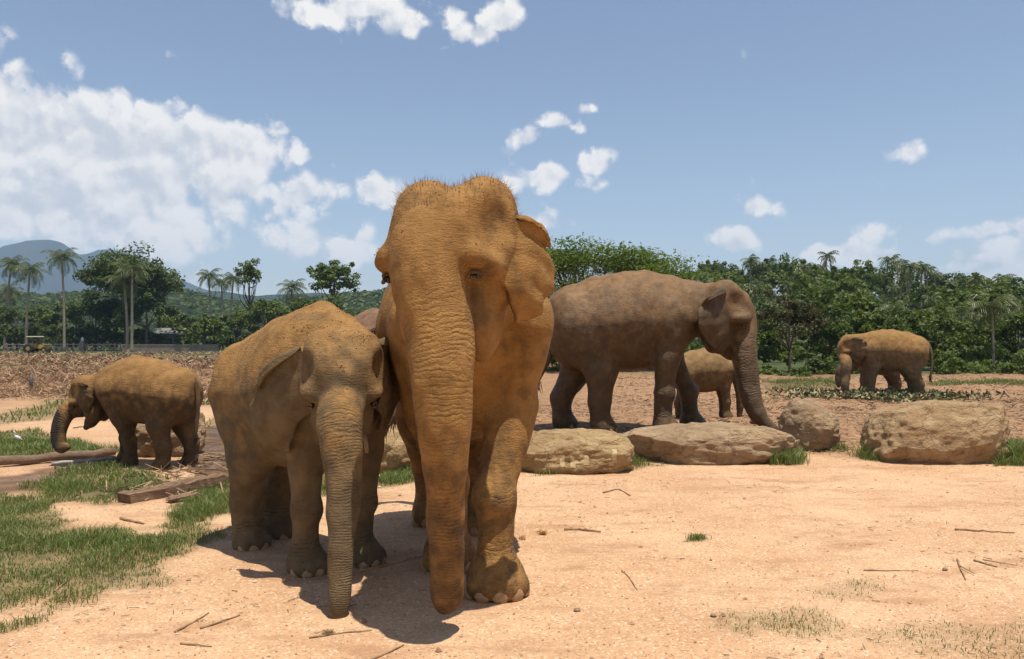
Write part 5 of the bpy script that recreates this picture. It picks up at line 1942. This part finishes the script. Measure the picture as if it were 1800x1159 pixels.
# bank of dead branches on the left
x, y = scatter(26000, -26, -6.5, 19, 40, 1.0)
Va, Fa = bits(rng, x, y, .34, .018, .12, .4)
x, y = scatter(22000, -75, -9, 36, 100, 1.3)
k = np.nonzero((x < -.12 * y) & (x > -.85 * y) & (fbm(np.stack([x * .12, y * .12, np.zeros(len(x))], 1), 3, 66) > rng.uniform(-.5, .3, len(x))))[0]
Vb, Fb = bits(rng, x[k], y[k], .55, .06, .10, .35)
Va, Fa = np.concatenate([Va, Vb]), np.concatenate([Fa, Fb + len(Va)])
tag(link('branch_litter', make_mesh('branch_litter', Va, Fa, M_LITTER, False)), 'bank of dead branches and dry fronds at left', 'litter', kind='stuff')
# cut leaves round the feeding elephant
x, y = 11.0 + rng.normal(0, 1.3, 3200), 23.9 + rng.normal(0, .7, 3200)
Va, Fa = bits(rng, x, y, .13, .06, .12, .6)
tag(link('cut_leaves', make_mesh('cut_leaves', Va, Fa, M_FODDER, False)), 'cut green leaves heaped round the feeding elephant', 'fodder', kind='stuff')
# twig bits on the sand and mud
x, y = scatter(5200, -4.5, 6.5, 3.6, 10.2, 1.4)
dr_ = fbm(np.stack([x * .9, y * 2.0, np.zeros(len(x))], 1), 4, 57)
k = np.nonzero(dr_ > rng.uniform(-.05, .55, len(x)))[0]
Va, Fa = bits(rng, x[k], y[k], .045, .0045, .003, .1)
x, y = scatter(420, -4.2, -2.2, 7.6, 10.4)
Vb, Fb = bits(rng, x, y, .20, .012, .02, .25)
tag(link('twig_litter', make_mesh('twig_litter', np.concatenate([Va, Vb]), np.concatenate([Fa, Fb + len(Va)]), M_TWIG, False)), 'small dry twigs scattered over the sand', 'litter', kind='stuff')
# pebbles
n = 14000
y = 3.5 + 6.5 * rng.rand(n) ** 1.6
x = y * rng.uniform(-.75, .72, n)
ok = zone(x, y, GRASS[:4], 41) < .4
x, y = x[ok], y[ok]
n = len(x)
r = .0028 + .0065 * rng.rand(n) ** 5 + (rng.rand(n) > .992) * .012
c = np.stack([x, y, gz(x, y) + r * .2], 1)
dirs = np.array([(1, 0, 0), (-.2, .9, .1), (-.9, -.3, 0), (.3, -.9, .1), (.1, .1, .8), (0, 0, -.8)])
V = (c[:, None, :] + dirs[None] * r[:, None, None] * rng.uniform(.7, 1.3, (n, 6, 1))).reshape(-1, 3)
T = np.array([(0, 1, 4), (1, 2, 4), (2, 3, 4), (3, 0, 4), (1, 0, 5), (2, 1, 5), (3, 2, 5), (0, 3, 5)])
F = (np.arange(n)[:, None, None] * 6 + T[None]).reshape(-1, 3)
tag(link('pebbles', make_mesh('pebbles', V, F, M_PEB, False)), 'fine pebbles and grit on the sand', 'pebbles', kind='stuff')

# ------------------------------------------------------------------ single sticks and stones one can point at
m_stick = simple_mat('dry_stick', (.20, .115, .055), (.32, .20, .10), 12, .85, .003, 60)
m_straw = simple_mat('orange_straw', (.48, .24, .06), (.36, .17, .045), 14, .8, .002, 60)


def stick(label, pts, r=.006, mat=None, fork=None, z0=0.0):
    P = np.array([gxy(a, b, z0) for a, b in pts])
    z = gz(P[:, 0], P[:, 1]) + r * .8
    P = np.concatenate([P, z[:, None]], 1)
    c = P.mean(0)
    mb = MB()
    k = 4 * len(P)
    mb.tube(catmull(P - c, k) + np.random.RandomState(int(abs(c[0] * 100))).normal(0, r * .25, (k, 3)), np.linspace(r, r * .5, k), 6)
    if fork:
        Q = np.array([gxy(a, b) for a, b in fork])
        Q = np.concatenate([Q, (gz(Q[:, 0], Q[:, 1]) + r * 2)[:, None]], 1) - c
        mb.tube(catmull(Q, 8), np.linspace(r * .6, r * .3, 8), 5)
    tag(link('stick', mb.mesh('stick', mat or m_stick, True), loc=tuple(c)), label, 'stick')


stick('straight dry stick on the sand at lower left, lower of two', [(355, 1105), (425, 1080)], .006)
stick('thin bent stick on the sand at lower left, upper of two', [(310, 1112), (350, 1090), (370, 1078)], .006)
stick('dark twig lying near the bottom edge below the young elephant', [(320, 1130), (376, 1134)], .005)
stick('short thick brown stick right of the large elephant’s foot'.replace('’', "'"), [(993, 930), (1020, 929), (1055, 934)], .012)
stick('curved dark twig standing off the sand right of the toes', [(1092, 1005), (1105, 1015), (1119, 1034)], .005)
stick('long straight twig on the sand at right', [(1515, 1001), (1612, 1004)], .005)
stick('forked dark twig on the sand at right', [(1680, 984), (1684, 1000), (1694, 1020)], .007, None, [(1684, 1000), (1710, 1012)])
stick('crossed dry twigs near the right edge of the view', [(1708, 986), (1750, 998)], .008, None, [(1724, 988), (1785, 998)])
stick('reddish stick on the sand at far right', [(1676, 932), (1730, 935), (1780, 936)], .009)
stick('dark slanting stick in front of the young elephant’s trunk'.replace('’', "'"), [(545, 1118), (600, 1112), (655, 1108)], .005)
stick('stick pointing at the bottom edge below the trunks', [(650, 1158), (712, 1132)], .006)
stick('pale stalk lying across the shade between the trunks', [(632, 1004), (690, 990), (760, 972)], .006, m_straw)
stick('brown stick on the sandy clearing beyond the grass', [(214, 912), (255, 920)], .014)
stick('dark stick at the edge of the front grass', [(100, 1040), (124, 1020)], .008)
stick('small stick under the overhang of the field, below the flat boulder', [(1060, 868), (1085, 862), (1108, 872)], .008)
stick('dark rod shaped stick in the mid sand at left behind the calf’s trunk'.replace('’', "'"), [(130, 755), (165, 750)], .014)

stick('pale stalk lying by the damp elephant\'s forefoot, nearer of two', [(1108, 778), (1140, 768), (1172, 762)], .010, m_straw, None, .13)
stick('pale stalk lying by the damp elephant\'s forefoot, farther of two', [(1115, 770), (1165, 752), (1190, 746)], .008, m_straw, None, .13)


def fibre_clump(label, xp, yp, n, size, mat, name='fibre_clump', hgt=.6):
    gx0, gy0 = gxy(xp, yp)
    rg = np.random.RandomState(int(xp))
    hb = []
    for i in range(n):
        d = rg.normal(0, 1, 3)
        d[2] = abs(d[2]) * hgt
        d /= np.linalg.norm(d)
        hb.append((rg.normal(0, size * .35, 3) * np.array([1, .8, .3]) + [0, 0, size * .25], d, size * rg.uniform(.5, 1.1)))
    tag(link(name, hair_mesh(name, hb, size * .05, mat, rg), loc=(gx0, gy0, float(gz(gx0, gy0)[0]))), label, 'dry fibre')


fibre_clump('orange brown clump of dry fibre right of the large elephant’s leg'.replace('’', "'"), 955, 938, 90, .045, m_straw)
fibre_clump('small wisp of dry straw beside the large elephant’s foot'.replace('’', "'"), 918, 948, 40, .04, m_straw, hgt=1.2)
fibre_clump('small dark brown husk at the tip of the young elephant’s trunk'.replace('’', "'"), 579, 1112, 130, .030, m_stick, 'husk')
for i, (xp, yp, r_, lb) in enumerate([(640, 1092, .020, 'brown stone right of the young elephant’s trunk tip'), (1014, 1070, .018, 'dark stone on the sand right of the toes'), (1252, 1083, .018, 'tan stone at the edge of the thin grass'), (1658, 1003, .016, 'small brown stone near the forked twig')]):
    gx0, gy0 = gxy(xp, yp)
    o = rock('stone', lb.replace('’', "'"), (gx0, gy0, float(gz(gx0, gy0)[0])), (r_, r_ * .8, r_ * .7), m_rock2, 90 + i, p=2.4, amp=.15)
    o['category'] = 'stone'

# ------------------------------------------------------------------ warm hazy air
def haze_box():
    mb = MB()
    lo, hi = (-2600, -350, -6), (2600, 4300, 380)
    mb.box(((lo[0] + hi[0]) / 2, (lo[1] + hi[1]) / 2, (lo[2] + hi[2]) / 2), (hi[0] - lo[0], hi[1] - lo[1], hi[2] - lo[2]))
    m = bpy.data.materials.new('haze')
    m.use_nodes = True
    t = NT(m.node_tree)
    t.n.clear()
    v = t.node('ShaderNodeVolumePrincipled')
    v.inputs['Color'].default_value = (.50, .70, 1.0, 1)
    v.inputs['Density'].default_value = .00020
    v.inputs['Anisotropy'].default_value = 0.0
    o = t.node('ShaderNodeOutputMaterial')
    t.link(v.outputs[0], o.inputs['Volume'])
    tag(link('haze', mb.mesh('haze', m)), 'pale blue haze in the distance', 'haze', kind='stuff')


haze_box()
